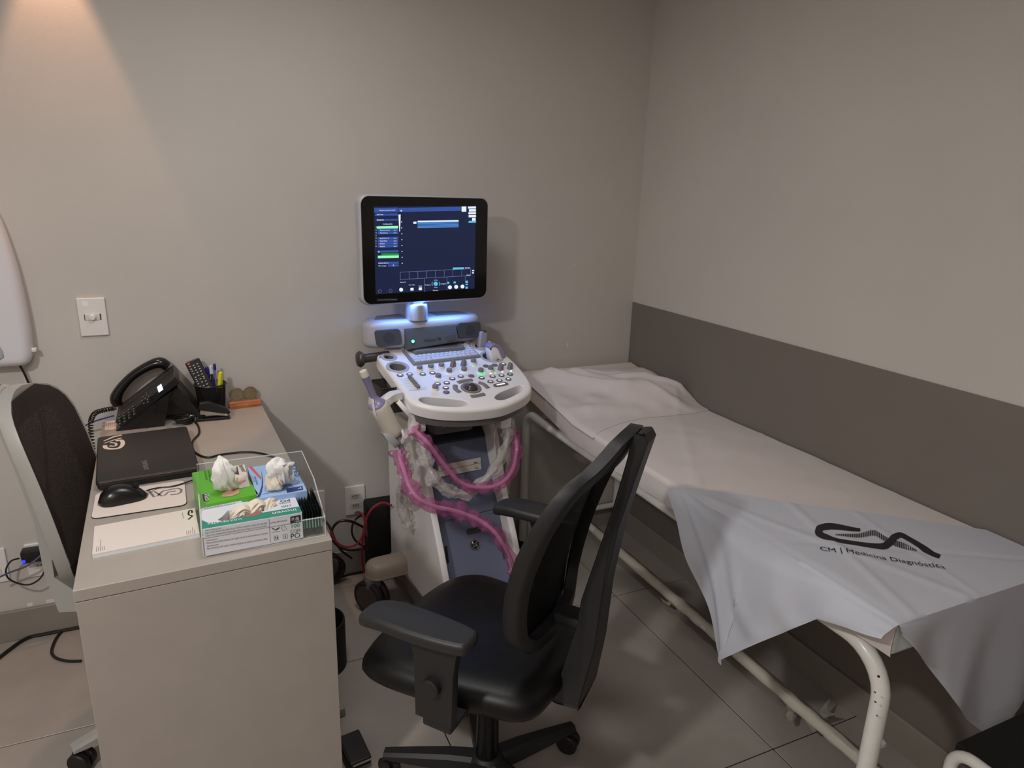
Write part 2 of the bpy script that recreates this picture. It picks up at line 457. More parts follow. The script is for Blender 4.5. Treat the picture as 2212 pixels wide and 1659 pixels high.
put('switch_lever', prism(B(), rrect(0, 0, 0.012, 0.02, 0.003), 0, 0.014, 0.003, M=T((0.222, -0.03, 0.045)) @ Ry(PI/2)), m_plate, t)
for sx, sz in ((0.138, 0.03), (0.10, 0.30)):
    put('screw', prism(B(), circle(sx-0.01, sz, 0.0035, 12), 0.0655, 0.0675, 0.0005, M=Rx(PI/2)), m_dark, t)
tag(put('viewer_power_cord', tube(B(), catmull([(-0.535, 2.50, 0.962), (-0.525, 2.505, 0.92), (-0.515, 2.51, 0.85), (-0.505, 2.512, 0.72), (-0.53, 2.512, 0.45), (-0.55, 2.51, 0.30)], 8), 0.0035, 8), m_black), 'thin black cord hanging from under the white film viewer', 'cord')
# ================================================================== desk
DZ = 0.765
m_desk = mat('desk_laminate', (166, 156, 147), 0.5, var=0.03, vs=14)
fr = hz(718, 1165, DZ)
desk = thing('office_desk', 'greige laminate desk with panel end facing the viewer', 'desk', (fr.x, fr.y, 0), math.radians(3.0))
DW, DD = 0.492, 1.075
put('desktop', bx((-DW, 0, DZ-0.026), (0, DD, DZ), 0.0015, 1), m_desk, desk, sm=False)
put('end_panel', bx((-DW+0.001, 0.0015, 0.0), (-0.001, 0.026, DZ-0.0275), 0.001, 1), m_desk, desk, sm=False)
put('end_panel', bx((-DW+0.001, DD-0.026, 0.0), (-0.001, DD-0.002, DZ-0.0275), 0.001, 1), m_desk, desk, sm=False)
put('support_rail', bx((-DW/2-0.012, 0.026, DZ-0.20), (-DW/2+0.012, DD-0.026, DZ-0.0275)), m_desk, desk, sm=False)

# ------------------------------------------------------------------ the clinic's sign: a C that flows into a peak, with a comb of bars
def sign_paths():
    c = catmull([(0.36, 0.86, 0), (0.24, 0.92, 0), (0.10, 0.93, 0), (0.02, 0.78, 0), (0.04, 0.56, 0), (0.16, 0.44, 0), (0.36, 0.34, 0), (0.50, 0.34, 0), (0.60, 0.60, 0), (0.68, 0.80, 0), (0.74, 0.72, 0), (0.88, 0.36, 0), (1.0, 0.10, 0)], 5)
    return [tuple(p)[:2] for p in c]
def sign_bars(n=26):
    out = []
    for k in range(n):
        u = k/(n-1); x = 0.18+0.70*u
        yc = 0.62+0.22*math.exp(-((u-0.52)/0.16)**2)-0.42*max(0, u-0.62)/0.38
        h = 0.06+0.20*min(1, u/0.35)*(1 if u < 0.8 else max(0.25, 1-(u-0.8)*3))
        out.append((x, yc, h))
    return out
def sign(M, s, m, parent, bars=True, h=None, w=0.085, name='printed_sign'):
    """flat sign of width s lying on the frame M"""
    bm = B(); hh = h or s*0.42
    pts = [(x*s, y*hh) for x, y in sign_paths()]
    stroke(bm, pts, w*s, 0.0, M)
    if bars:
        for x, yc, bh in sign_bars(18): stroke(bm, [(x*s, (yc-bh/2)*hh), (x*s, (yc+bh/2)*hh)], 0.016*s, 0.0002, M)
    return put(name, bm, m, parent, sm=False)

m_ink = mat('ink_black', (30, 27, 28), 0.7)
m_inkg = mat('ink_grey', (128, 118, 114), 0.7)
m_paper = mat('paper_white', (226, 212, 203), 0.75)
# ------------------------------------------------------------------ laptop
lt = DZ+0.028
la, lb, lc, ld = hz(210, 1042, lt), hz(429, 1007, lt), hz(405, 920, lt), hz(207, 944, lt)
cx = (la+lb+lc+ld)/4
ang = math.atan2((lb-la).y, (lb-la).x)+math.radians(-3)
lw, lh = 0.255, 0.365
ang = 0.5*(math.atan2((lb-la).y, (lb-la).x)+math.atan2((lc-ld).y, (lc-ld).x))
lw = 0.5*((lb-la).length+(lc-ld).length); lh = 0.5*((ld-la).length+(lc-lb).length)
m_lap = mat('laptop_lid', (40, 35, 33), 0.5, var=0.06, vs=120, bump=0.15, bs=700)
lap = thing('laptop', 'closed black laptop with a white sign on the lid, on the desk', 'laptop', (cx.x, cx.y, DZ), ang)
put('base', prism(B(), rrect(0, 0, lw-0.004, lh-0.006, 0.012), 0.002, 0.015, 0.004, bev_bottom=True), m_black, lap)
put('lid', prism(B(), rrect(0, 0, lw, lh, 0.012), 0.0155, 0.028, 0.004), m_lap, lap)
put('edge_trim', bx((-lw/2+0.008, -lh/2-0.0006, 0.0235), (lw/2-0.008, -lh/2+0.001, 0.0245)), mat('bronze_line', (176, 150, 120), 0.3, 0.7), lap, sm=False)
for sx in (-1, 1):
    put('hinge', cyl(B(), (lw/2-0.008, sx*(lh/2-0.06)-0.02, 0.015), (lw/2-0.008, sx*(lh/2-0.06)+0.02, 0.015), 0.006), m_black, lap)
m_white_ink = mat('ink_white', (222, 206, 190), 0.6)
p0, p1, p2 = inv(lap, hz(222, 958, lt)), inv(lap, hz(266, 940, lt)), inv(lap, hz(226, 968, lt))
bm = B()
def lapn(u, v):      # pixels on the lid to lid coordinates
    q = inv(lap, hz(u, v, lt)); return (q.x, q.y)
LM = T((0, 0, 0.0284))
stroke(bm, [lapn(224, 953), lapn(245, 944), lapn(263, 940)], [0.004, 0.009, 0.009], 0, LM)
stroke(bm, [lapn(224, 958), lapn(245, 951), lapn(263, 946)], [0.003, 0.006, 0.006], 0, LM)
cpx = [(250, 953), (260, 951), (265, 955), (264, 962), (257, 968), (243, 970), (232, 969), (227, 966), (227, 962)]
stroke(bm, [tuple(p)[:2] for p in catmull([(*lapn(*q), 0) for q in cpx], 4)], 0.011, 0, LM)
stroke(bm, [tuple(p)[:2] for p in catmull([(*lapn(*q), 0) for q in [(237, 963), (242, 964), (250, 963), (250, 958), (238, 956)]], 4)], 0.006, 0, LM)
put('white_sign', bm, m_white_ink, lap, sm=False)
a = lapn(322, 1014)
b2 = lapn(316, 993)
dd = Vector((b2[0]-a[0], b2[1]-a[1], 0))
lettering('SAMSUNG', 0.017, frame((a[0], a[1], 0.0284), dd, (-dd.y, dd.x, 0)), mat('silver_ink', (160, 152, 148), 0.4, 0.3), lap, name='lettering', sx=dd.length/0.083)

# ------------------------------------------------------------------ mouse pad, mouse, notepad
def quad_local(t, px, z): return [(*inv(t, hz(*p, z)).xy,) for p in px]
mz = DZ+0.003
mp_px = [(196, 1121), (404, 1090), (399, 1037), (206, 1066)]
mc = sum((hz(*p, mz) for p in mp_px), Vector())/4
pad = thing('mouse_pad', 'white mouse pad with grey printed sign under the black mouse', 'mouse pad', (mc.x, mc.y, DZ), math.radians(2))
q = quad_local(pad, mp_px, mz)
def round_poly(q, r, n=4):
    out = []
    for i in range(len(q)):
        p0, p1, p2 = Vector(q[i-1]), Vector(q[i]), Vector(q[(i+1) % len(q)])
        a = p1+(p0-p1).normalized()*r; b = p1+(p2-p1).normalized()*r
        for k in range(n+1):
            t_ = k/n; out.append(tuple(a*(1-t_)**2+p1*2*t_*(1-t_)+b*t_*t_))
    return out
rq = round_poly(q, 0.018)
put('rubber_base', prism(B(), rq, 0.0003, 0.0024), m_blackm, pad, sm=False)
put('cloth_top', prism(B(), offset(rq, 0.0008), 0.0025, 0.0034), mat('pad_cloth', (226, 210, 200), 0.8), pad, sm=False)
def padn(u, v): z = inv(pad, hz(u, v, mz)); return (z.x, z.y)
bm = B(); PM = T((0, 0, 0.0036))
stroke(bm, [padn(*p) for p in [(321, 1060), (333, 1074), (341, 1071), (352, 1061), (372, 1057), (384, 1055), (392, 1058), (391, 1064), (382, 1068), (368, 1069)]], 0.006, 0, PM)
stroke(bm, [padn(*p) for p in [(333, 1062), (350, 1072), (356, 1070), (364, 1063), (380, 1061)]], 0.005, 0, PM)
put('printed_sign', bm, m_inkg, pad, sm=False)
a = padn(318, 1073); b2 = padn(228, 1089); dd = Vector((b2[0]-a[0], b2[1]-a[1], 0))
lettering('CM | Medicina Diagnóstica', 0.0105, frame((a[0], a[1], 0.0036), dd, (-dd.y, dd.x, 0)), m_inkg, pad, sx=0.8)

mA, mB_ = hz(209, 1078, DZ+0.015), hz(322, 1055, DZ+0.015)
mou = thing('computer_mouse', 'black glossy computer mouse lying on the white mouse pad', 'mouse', ((mA.x+mB_.x)/2, (mA.y+mB_.y)/2-0.012, DZ+0.0036), math.atan2(mB_.y-mA.y, mB_.x-mA.x))
bm = B(); n, mseg = 14, 18; L = 0.108; rings = []
for i in range(n+1):
    u = i/n; x = -L/2+L*u
    w = 0.031*(max(0.0, 1-abs(2*u-1)**3.2))**0.5*(1.0-0.08*math.sin(PI*u)) + 0.002
    h = 0.038*(math.sin(PI*min(1, u*0.85+0.16))**0.65)*(max(0.02, 1-abs(2*u-1)**5))**0.5 + 0.003
    ring = []
    for k in range(mseg+1):
        a_ = PI*k/mseg; ring.append(bm.verts.new((x, math.cos(a_)*w, 0.0005+math.sin(a_)**0.75*h)))
    rings.append(ring)
for i in range(n):
    for k in range(mseg): bm.faces.new((rings[i][k], rings[i][k+1], rings[i+1][k+1], rings[i+1][k]))
for i in range(n): bm.faces.new((rings[i][0], rings[i+1][0], rings[i+1][-1], rings[i][-1]))
bm.faces.new(list(reversed(rings[0]))); bm.faces.new(rings[-1])
put('body', bm, mat('mouse_black', (20, 18, 18), 0.28), mou, angle=70)
put('scroll_wheel', cyl(B(), (0.030, -0.004, 0.031), (0.030, 0.004, 0.031), 0.007), m_blackm, mou)
c1, c2, c3, c4 = (inv(mou, hz(*p, DZ+0.006)) for p in [(340, 1054), (375, 1050), (405, 1041), (428, 1032)])
put('cord', tube(B(), catmull([(0.053, 0, 0.012), c1, c2, c3, c4, inv(mou, hz(436, 1024, DZ+0.004))], 6), 0.0019, 8), m_black, mou)

nz = DZ+0.010
np_px = [(199, 1198), (431, 1152), (421, 1097), (204, 1137)]
nc = sum((hz(*p, nz) for p in np_px), Vector())/4
pad2 = thing('notepad', 'white paper notepad at the near left corner of the desk', 'notepad', (nc.x, nc.y, DZ), 0)
q = quad_local(pad2, np_px, nz)
put('page_block', prism(B(), q, 0.0003, 0.0085), mat('page_edge', (222, 226, 226), 0.8), pad2, sm=False)
put('top_sheet', prism(B(), q, 0.0088, 0.0100), m_paper, pad2, sm=False)
def npn(u, v): z = inv(pad2, hz(u, v, nz)); return (z.x, z.y)
NM = T((0, 0, 0.0102))
o_, xe, ye = npn(401, 1104), npn(405, 1121), npn(413, 1102)
dx_ = Vector((xe[0]-o_[0], xe[1]-o_[1], 0)); dy_ = Vector((ye[0]-o_[0], ye[1]-o_[1], 0))
sign(frame((o_[0], o_[1], 0.0102), dx_, dy_), dx_.length*1.1, m_ink, pad2, bars=False, h=dy_.length*1.15, w=0.08)

bm = B()
for k in range(5):
    stroke(bm, [npn(404+k*4.2, 1156-k*0.6), npn(403+k*4.2, 1147-k*0.6-(6 if k == 3 else 0))], 0.0010, 0, NM)
for k in range(5):
    stroke(bm, [npn(208+k*4.4, 1192-k*1.0), npn(209+k*4.4, 1181-k*1.0-(15 if k == 2 else 0)+k*0.8)], 0.0010, 0, NM)
stroke(bm, [npn(394, 1107), npn(396, 1120)], 0.0012, 0, NM)
put('fine_print', bm, m_inkg, pad2, sm=False)
# ================================================================== acrylic tray with glove boxes
m_acr = glassy('clear_acrylic', (240, 242, 240), 0.055, 0.04, (253, 254, 253))
m_acre = glassy('acrylic_edge', (238, 242, 238), 0.45, 0.1)
TZ = DZ
ta, tb = hz(439, 1203, TZ+0.001), hz(705, 1156, TZ+0.001)
tray = thing('acrylic_tray', 'clear acrylic tray holding glove boxes on the desk corner', 'tray', (ta.x, ta.y, TZ), math.atan2(tb.y-ta.y, tb.x-ta.x))
tw = (tb-ta).length; tdp = 0.325; th = 0.003
tq = hp((653, 1002), (tb.x, tb.y, 0), (-math.sin(tray.rotation_euler.z)*0+1, 0, 0))
put('tray_floor', bx((0, 0, 0.0004), (tw, tdp, 0.003)), m_acr, tray, sm=False)
put('front_lip', bx((0, 0, 0.003), (tw, th, 0.046), 0.0006, 1), m_acr, tray, sm=False)
put('back_wall', bx((0, tdp-th, 0.003), (tw, tdp, 0.085), 0.0006, 1), m_acr, tray, sm=False)
sp = [(th, 0.003), (tdp-th, 0.003), (tdp-th, 0.085), (0.135, 0.085), (th, 0.046)]
for x0 in (0.0, tw-th):
    put('side_wall', prism(B(), sp, 0, th, 0, M=T((x0, 0, 0)) @ Matrix(((0, 0, 1, 0), (1, 0, 0, 0), (0, 1, 0, 0), (0, 0, 0, 1)))), m_acr, tray, sm=False)
bm = B()
for a, b in (((0, 0.0015, 0.0462), (tw, 0.0015, 0.0462)), ((tw-0.0015, 0.0015, 0.046), (tw-0.0015, 0.135, 0.085)), ((tw-0.0015, 0.135, 0.085), (tw-0.0015, tdp-0.002, 0.085)), ((tw-0.001, 0.0008, 0.003), (tw-0.001, 0.0008, 0.045)), ((0.001, 0.0008, 0.001), (tw, 0.0008, 0.001)), ((0.0015, 0.0015, 0.046), (0.0015, 0.135, 0.085)), ((0.0, tdp-0.0015, 0.085), (tw, tdp-0.0015, 0.085)), ((0.001, 0.0008, 0.003), (0.001, 0.0008, 0.045))):
    cyl(bm, a, b, 0.0014, seg=6)
put('polished_edge', bm, m_acre, tray, sm=False)

def qbox(name, label, px, ztop, zbot, m, hole=None, inset=0.0006):
    """a carton whose lid corners are seen at four pixels (front left, front right, back right, back left)"""
    P4 = [hz(*p, ztop) for p in px]
    c = sum(P4, Vector())/4
    e = (P4[1]-P4[0]).normalized()+(P4[2]-P4[3]).normalized()
    rz = math.atan2(e.y, e.x)
    w = ((P4[1]-P4[0]).length+(P4[2]-P4[3]).length)/2; d = ((P4[3]-P4[0]).length+(P4[2]-P4[1]).length)/2
    t = thing(name, label, 'glove box', (c.x, c.y, zbot), rz)
    h = ztop-zbot
    q = [(-w/2, -d/2), (w/2, -d/2), (w/2, d/2), (-w/2, d/2)]
    t['h'] = h; t['w'] = w; t['d'] = d
    hl = []
    if hole:
        hl = [[tuple(inv(t, hz(*p, ztop)).xy) for p in hole]]
    put('carton', prism(B(), q, 0.0004, h, 0.0, holes=hl), m, t, sm=False)
    return t
def top_n(t):
    z = t.location.z+t['h']
    return lambda u, v: tuple(inv(t, hz(u, v, z)).xy)
def decal(t, name, polys, m, dz=0.0006, face='top'):
    bm = B()
    for pts in polys:
        if face == 'top': poly(bm, [(p[0], p[1], t['h']+dz) for p in pts])
        else: poly(bm, [(p[0], -t['d']/2-dz, p[1]) for p in pts])
    return put(name, bm, m, t, sm=False)
m_green = mat('carton_green', (92, 176, 46), 0.4)
m_blue = mat('carton_blue', (160, 190, 232), 0.4)
m_cart = mat('carton_white', (222, 222, 228), 0.4)
m_teal = mat('carton_teal', (40, 138, 118), 0.4)
m_navy = mat('carton_navy', (44, 58, 116), 0.4)
m_night = mat('carton_night', (28, 32, 48), 0.4)
m_hand = mat('printed_skin', (196, 160, 132), 0.5)
zb = TZ+0.0035
def pxs(n, L): return [n(*p) for p in L]

# white latex glove box at the front
lx_hole = [(470, 1123), (480, 1116), (492, 1103), (514, 1100), (540, 1096), (572, 1090), (596, 1087), (601, 1092), (573, 1103), (535, 1114), (500, 1122), (480, 1126)]
lbx = qbox('glove_box', 'white and teal latex glove box at the front of the tray', [(437, 1144), (650, 1108), (637, 1067), (434, 1100)], 0.830, zb, m_cart, lx_hole)
n = top_n(lbx)
decal(lbx, 'teal_band', [pxs(n, [(437, 1143), (650, 1107), (648, 1094), (560, 1109), (520, 1117), (480, 1127), (450, 1130), (436, 1124)])], m_teal)
decal(lbx, 'printed_arm', [pxs(n, [(522, 1117), (540, 1111), (560, 1104), (566, 1107), (560, 1113), (545, 1117)])], mat('printed_brown', (150, 110, 100), 0.5), 0.0009)
def top_text(t, n, s, a, b, m, dz=0.0012, size=None):
    """printed words on a lid from pixel a to pixel b along the baseline"""
    A, Bp = n(*a), n(*b); dd = Vector((Bp[0]-A[0], Bp[1]-A[1], 0))
    bm = text_bm(s, 1.0); xs = [v.co.x for v in bm.verts]; k = dd.length/max(0.01, max(xs))
    sy = size if size else k
    bm.transform(Matrix.Diagonal((k, sy, 1, 1)))
    bm.transform(frame((A[0], A[1], t['h']+dz), dd, (-dd.y, dd.x, 0)))
    return put('lettering', bm, m, t, sm=False)
m_wh = mat('print_white', (240, 240, 240), 0.5)
top_text(lbx, n, 'inoven', (640, 1099), (588, 1108), m_wh, size=0.020)
top_text(lbx, n, 'LUVA DE LÁTEX', (522, 1120), (448, 1131), m_wh, size=0.012)
top_text(lbx, n, 'PÓ', (626, 1078), (604, 1082), m_ink, size=0.016)
top_text(lbx, n, 'COM', (627, 1083), (603, 1087), m_inkg, size=0.012)
top_text(lbx, n, '100', (630, 1090), (607, 1094), m_teal, size=0.012)
def front(t, u, v):      # pixel on the front face
    a = wm(t) @ Vector((0, -t['d']/2, 0)); nn = wm(t).to_3x3() @ Vector((0, -1, 0))
    q = inv(t, hp((u, v), a, nn)); return (q.x, q.z)
def front_text(t, s, a, b, m, size=None, dz=0.0008):
    A, Bp = front(t, *a), front(t, *b); dd = Vector((Bp[0]-A[0], 0, Bp[1]-A[1]))
    bm = text_bm(s, 1.0); xs = [v.co.x for v in bm.verts]; k = dd.length/max(0.01, max(xs)); sy = size or k
    bm.transform(Matrix.Diagonal((k, sy, 1, 1)))
    bm.transform(frame((A[0], -t['d']/2-dz, A[1]), dd, (-dd.z, 0, dd.x)))
    return put('lettering', bm, m, t, sm=False)
f = lambda u, v: front(lbx, u, v)
decal(lbx, 'size_patch', [[f(627, 1116), f(649, 1112), f(650, 1127), f(627, 1131)]], m_night, 0.0006, 'front')
front_text(lbx, 'M (8)', (630, 1125.5), (646, 1122.5), m_wh, dz=0.0012, size=0.012)
front_text(lbx, 'LUVA DE LATEX', (584, 1131), (620, 1125), m_ink)
front_text(lbx, '100', (627, 1141), (647, 1137.5), m_teal, size=0.013)
front_text(lbx, 'COM', (627, 1152), (648, 1148.5), m_inkg, size=0.012)
front_text(lbx, 'PÓ', (627, 1164), (648, 1160.5), m_ink, size=0.017)
front_text(lbx, 'INSTRUÇÕES DE USO', (443, 1147), (478, 1142), m_ink)
front_text(lbx, 'Lavar e secar bem as mãos antes do uso. Verificar o tamanho correto para suas mãos', (443, 1153), (577, 1131), m_inkg, size=0.0068)
front_text(lbx, 'Calçar a luva cuidadosamente. Recomenda-se não entrar antes do uso com os produtos', (444, 1159), (577, 1137), m_inkg, size=0.0068)
front_text(lbx, 'COMPOSIÇÃO', (445, 1169), (470, 1165), m_ink)
front_text(lbx, 'Este produto utiliza materiais de origem natural e recomenda-se o controle', (446, 1175), (578, 1153), m_inkg, size=0.0066)
front_text(lbx, 'PRECAUÇÕES', (447, 1181), (472, 1177), m_ink)
front_text(lbx, 'Este produto pode causar reações alérgicas em pessoas sensíveis ao látex', (447, 1187), (578, 1165), m_inkg, size=0.0066)
bm = B()
FM = frame((0, -lbx['d']/2-0.0007, 0), (1, 0, 0), (0, 0, 1))
for a, b in (((441, 1163), (627, 1131)), ((581, 1121), (584, 1172)), ((626, 1131), (650, 1127))): stroke(bm, [f(*a), f(*b)], 0.0006, 0, FM)
def fst(L, w=0.0007, cl=True): stroke(bm, [f(*p) for p in L], w, 0, FM, cl)
fst([(611, 1146), (607, 1139), (614, 1136), (620, 1144)])
fst([(592, 1158), (600, 1157), (601, 1166), (593, 1167)]); fst([(611, 1155), (620, 1153), (621, 1162), (612, 1164)])
fst([(595, 1159), (596, 1165)], 0.0012, False); fst([(599, 1159), (599, 1164)], 0.0012, False); fst([(616, 1156), (616, 1162)], 0.0012, False)
fst([(588, 1141), (596, 1145), (604, 1139), (597, 1143)], 0.002, False); fst([(587, 1150), (604, 1147)], 0.0006, False)
put('line_print', bm, m_ink, lbx, sm=False)

# green glove box
gbx = qbox('glove_box', 'green vinyl glove box behind the latex box in the tray', [(434, 1094), (545, 1068), (528, 1003), (426, 1018)], 0.842, zb, m_green)
n = top_n(gbx)
decal(gbx, 'white_field', [pxs(n, [(484, 1010), (528, 1003), (540, 1050), (516, 1056), (492, 1030)])], mat('carton_pale', (226, 214, 206), 0.4))
decal(gbx, 'printed_hand', [pxs(n, [(476, 1074), (482, 1066), (498, 1058), (506, 1045), (510, 1032), (516, 1033), (514, 1042), (530, 1036), (532, 1039), (516, 1050), (517, 1066), (500, 1073)])], m_hand, 0.0009)
decal(gbx, 'printed_peak', [pxs(n, [(507, 1025), (512, 1006), (517, 1026)])], mat('olive_dark', (62, 66, 52), 0.5), 0.0009)
top_text(gbx, n, 'bemed', (515, 1006), (523, 1020), m_ink, size=0.017)
top_text(gbx, n, 'Luva Não Estéril', (448, 1016), (453, 1042), mat('print_green', (40, 90, 30), 0.5), size=0.011)
top_text(gbx, n, 'de vinil sem pó', (440, 1018), (445, 1038), mat('print_green', (40, 90, 30), 0.5), size=0.009)
decal(gbx, 'size_patch', [pxs(n, [(437, 1069), (449, 1066), (451, 1082), (440, 1084)])], m_night, 0.0009)
top_text(gbx, n, 'Vico', (440, 1068), (444, 1083), m_wh, size=0.016)
front_g = lambda u, v: front(gbx, u, v)
decal(gbx, 'white_front', [[front_g(434.5, 1098), front_g(520, 1081), front_g(530, 1088), front_g(548, 1083), front_g(548, 1110), front_g(436, 1130)]], m_cart, 0.0006, 'front')
decal(gbx, 'size_patch', [[front_g(526, 1086), front_g(546, 1081), front_g(547, 1086), front_g(527, 1091)]], m_night, 0.0012, 'front')
front_text(gbx, 'M', (530, 1089), (543, 1086), m_wh, dz=0.0018, size=0.010)
front_text(gbx, 'luva para procedimento não cirúrgico de vinil', (440, 1100.5), (508, 1089), m_inkg, size=0.006)

# pale blue glove box
bbx = qbox('glove_box', 'pale blue glove box at the back right of the tray', [(556, 1078), (657, 1060), (637, 996), (536, 1009)], 0.842, zb, m_blue)
n = top_n(bbx)
decal(bbx, 'red_stripe', [pxs(n, [(537, 1009), (544, 1008), (565, 1032), (563, 1036)])], mat('carton_red', (206, 96, 84), 0.4))
decal(bbx, 'navy_arc', [pxs(n, [(553, 1075), (560, 1066), (565, 1050), (566, 1035), (564, 1015), (568, 1036), (568, 1052), (564, 1068), (561, 1074)])], m_navy)
decal(bbx, 'size_patch', [pxs(n, [(618, 1056), (653, 1050), (655, 1058), (620, 1065)])], m_navy)
top_text(bbx, n, 'P', (650, 1053), (642, 1055), m_wh, size=0.012)
top_text(bbx, n, 'NOMED', (629, 1001), (637, 1030), mat('print_steel', (70, 80, 110), 0.5), size=0.017)
top_text(bbx, n, 'luvas nitrílicas', (549, 1030), (554, 1048), m_navy, size=0.007)
top_text(bbx, n, 'Luvas sem látex', (568, 1069), (607, 1061), mat('print_steel', (70, 80, 110), 0.5), size=0.010)
decal(bbx, 'printed_disc', [circle(*n(635, 1042), 0.013, 16)], mat('blue_disc', (136, 158, 204), 0.4), 0.0009)

# gloves pulled out of the boxes
m_glove = mat('glove_white', (232, 228, 224), 0.45, bump=0.3, bs=90)
m_glovec = mat('glove_cream', (228, 214, 196), 0.45, bump=0.3, bs=90)
def crumple(bm, path, radii, seed=0, amp=0.32, flat=0.6, seg=34):
    P = catmull(path, 7); R = catmull([(r, 0, 0) for r in radii], 7); R = [max(0.0015, p[0]) for p in R]
    def rf(i, k, p):
        a = 2*PI*k/seg
        return 1+amp*(1.3*noise.noise(Vector((2.4*math.cos(a)+seed, 2.4*math.sin(a), i*0.11)))+0.9*noise.noise(Vector((5*math.cos(a)-seed, 5*math.sin(a), i*0.22)))+0.8*abs(noise.noise(Vector((4*math.cos(a)+3, 4*math.sin(a)+seed, i*0.18)))))
    return tube(bm, P, R, seg, flat=flat, rfn=rf)
zt = 0.842
g0 = hz(489, 1050, zt)
gl = thing('glove', 'white vinyl glove standing up out of the green box', 'glove', (g0.x, g0.y, zt))
q = lambda u, v, z: tuple(inv(gl, hz(u, v, zt+z)))
put('glove_sheet', crumple(B(), [q(489, 1056, -0.004), q(489, 1050, 0.012), q(486, 1040, 0.028), q(482, 1018, 0.055), q(477, 1000, 0.073), q(473, 985, 0.084)], [0.019, 0.021, 0.021, 0.019, 0.014, 0.003], 1, 0.36, 0.5), m_glove, gl, angle=32)
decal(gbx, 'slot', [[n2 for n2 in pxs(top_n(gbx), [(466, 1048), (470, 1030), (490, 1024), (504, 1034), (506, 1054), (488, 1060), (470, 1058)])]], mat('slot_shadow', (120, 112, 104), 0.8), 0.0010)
g0 = hz(604, 1048, zt)
gl = thing('glove', 'white glove pulled high out of the blue box', 'glove', (g0.x, g0.y, zt))
put('glove_sheet', crumple(B(), [q(606, 1048, -0.004), q(610, 1038, 0.018), q(608, 1020, 0.042), q(602, 1004, 0.060), q(608, 990, 0.072)], [0.014, 0.020, 0.024, 0.022, 0.006], 4, 0.42, 0.5), m_glove, gl, angle=32)
g0 = hz(588, 1045, zt)
gl = thing('glove', 'cream glove flap lying in the slot of the blue box', 'glove', (g0.x, g0.y, zt))
put('glove_sheet', crumple(B(), [q(600, 1052, -0.003), q(594, 1050, 0.012), q(586, 1040, 0.018), q(580, 1026, 0.018)], [0.012, 0.018, 0.018, 0.008], 9, 0.2), m_glovec, gl, angle=32)
for k, (u, v, r, lab) in enumerate(((520, 1106, 0.020, 'cream latex glove bunched at the left of the open white box'), (552, 1098, 0.022, 'cream latex glove bulging from the middle of the white box'), (582, 1092, 0.017, 'cream latex glove at the right end of the white box opening'))):
    g0 = hz(u, v, 0.823)
    gl = thing('glove', lab, 'glove', (g0.x, g0.y, 0.814), 0.3*k)
    put('glove_sheet', crumple(B(), [(-r*1.2, 0, -0.012), (-r*0.5, 0, 0.002), (r*0.4, 0.002, 0.012+0.002*k), (r*1.3, 0, -0.008)], [0.006, r*0.75, r*0.75, 0.005], 11+k, 0.3, 0.7), m_glovec, gl, angle=32)

# foil sachets standing in the tray
m_sach = mat('sachet_black', (44, 48, 46), 0.25, var=0.35, vs=90)
m_sachg = mat('sachet_mint', (128, 196, 170), 0.4)
def sachet(name, label, grp):
    t = thing(name, label, 'sachet', (0, 0, 0), 0, grp)
    w, h = 0.062, 0.058; bm = B(); nu, nv = 12, 8
    for s in (1, -1):
        g = []
        for i in range(nu+1):
            row = []
            for j in range(nv+1):
                u, v = i/nu, j/nv
                e = max(0, min(1, min(u, 1-u)*6))*max(0, min(1, min(v, 1-v)*5))
                zz = v*h + (0.003 if i % 2 and j == nv else 0)
                row.append(bm.verts.new((s*(0.0003+0.0021*e), u*w, zz)))
            g.append(row)
        for i in range(nu):
            for j in range(nv): bm.faces.new((g[i][j], g[i+1][j], g[i+1][j+1], g[i][j+1]))
    put('pouch', bm, m_sach, t, angle=60)
    put('mint_label', bx((-0.0022, 0.0008, 0.018), (-0.0004, 0.006, 0.040)), m_sachg, t, sm=False)
    return t
first = None; xw = lbx['w']
sx0 = 0.2195
places = [(k, r) for r in range(2) for k in range(7)]
ordw = ['first', 'second', 'third', 'fourth', 'fifth', 'sixth', 'seventh']
for i, (k, r) in enumerate(places):
    lab = '%s black sachet from the white glove box, %s row of the tray' % (ordw[k], 'front' if r == 0 else 'rear')
    if first is None: first = sachet('sachet', lab, 'black sachets standing in the tray'); s_ = first
    else: s_ = dup(first, (0, 0, 0), 0, lab, 'black sachets standing in the tray')
    p = wm(tray) @ Vector((tw-0.0445+k*0.0062, 0.006+0.066*r+random.uniform(-0.001, 0.002), 0.0035+0.001*(k % 2)))
    s_.location = p; s_.rotation_euler = (0, 0, tray.rotation_euler.z+random.uniform(-0.03, 0.03))
# ================================================================== things at the back of the desk
# ------------------------------------------------------------------ telephone: its foot edge faces the chair on the left, its face slopes up to the right
PH = math.radians(36)
pa = hz(250, 930, DZ+0.004)
phone = thing('desk_phone', 'black desk telephone with small lit screen, tilted up on its stand', 'telephone', (pa.x, pa.y, DZ), math.radians(2))
PL, PW = 0.222, 0.178
m_ph = mat('phone_black', (22, 21, 21), 0.38)
m_phf = mat('phone_face', (44, 42, 41), 0.45)
FR = frame((0, 0, 0.030), (math.cos(PH), 0, math.sin(PH)), (0, 1, 0))       # face frame: x up the slope, y across, z out of the face
def facept(u, v, d=0.0):
    Mw = wm(phone) @ FR; o = Mw @ Vector((0, 0, d)); nn = Mw.to_3x3() @ Vector((0, 0, 1))
    q = Mw.inverted() @ hp((u, v), o, nn); return (q.x, q.y)
bm = prism(B(), rrect(PL/2, PW/2, PL, PW, 0.012), -0.026, 0.0, 0.004, bev_bottom=True); bm.transform(FR)
put('body', bm, m_ph, phone)
bm = prism(B(), rrect(PL/2, 0.055, PL-0.012, 0.098, 0.006), 0.0001, 0.0014, 0.0008); bm.transform(FR)
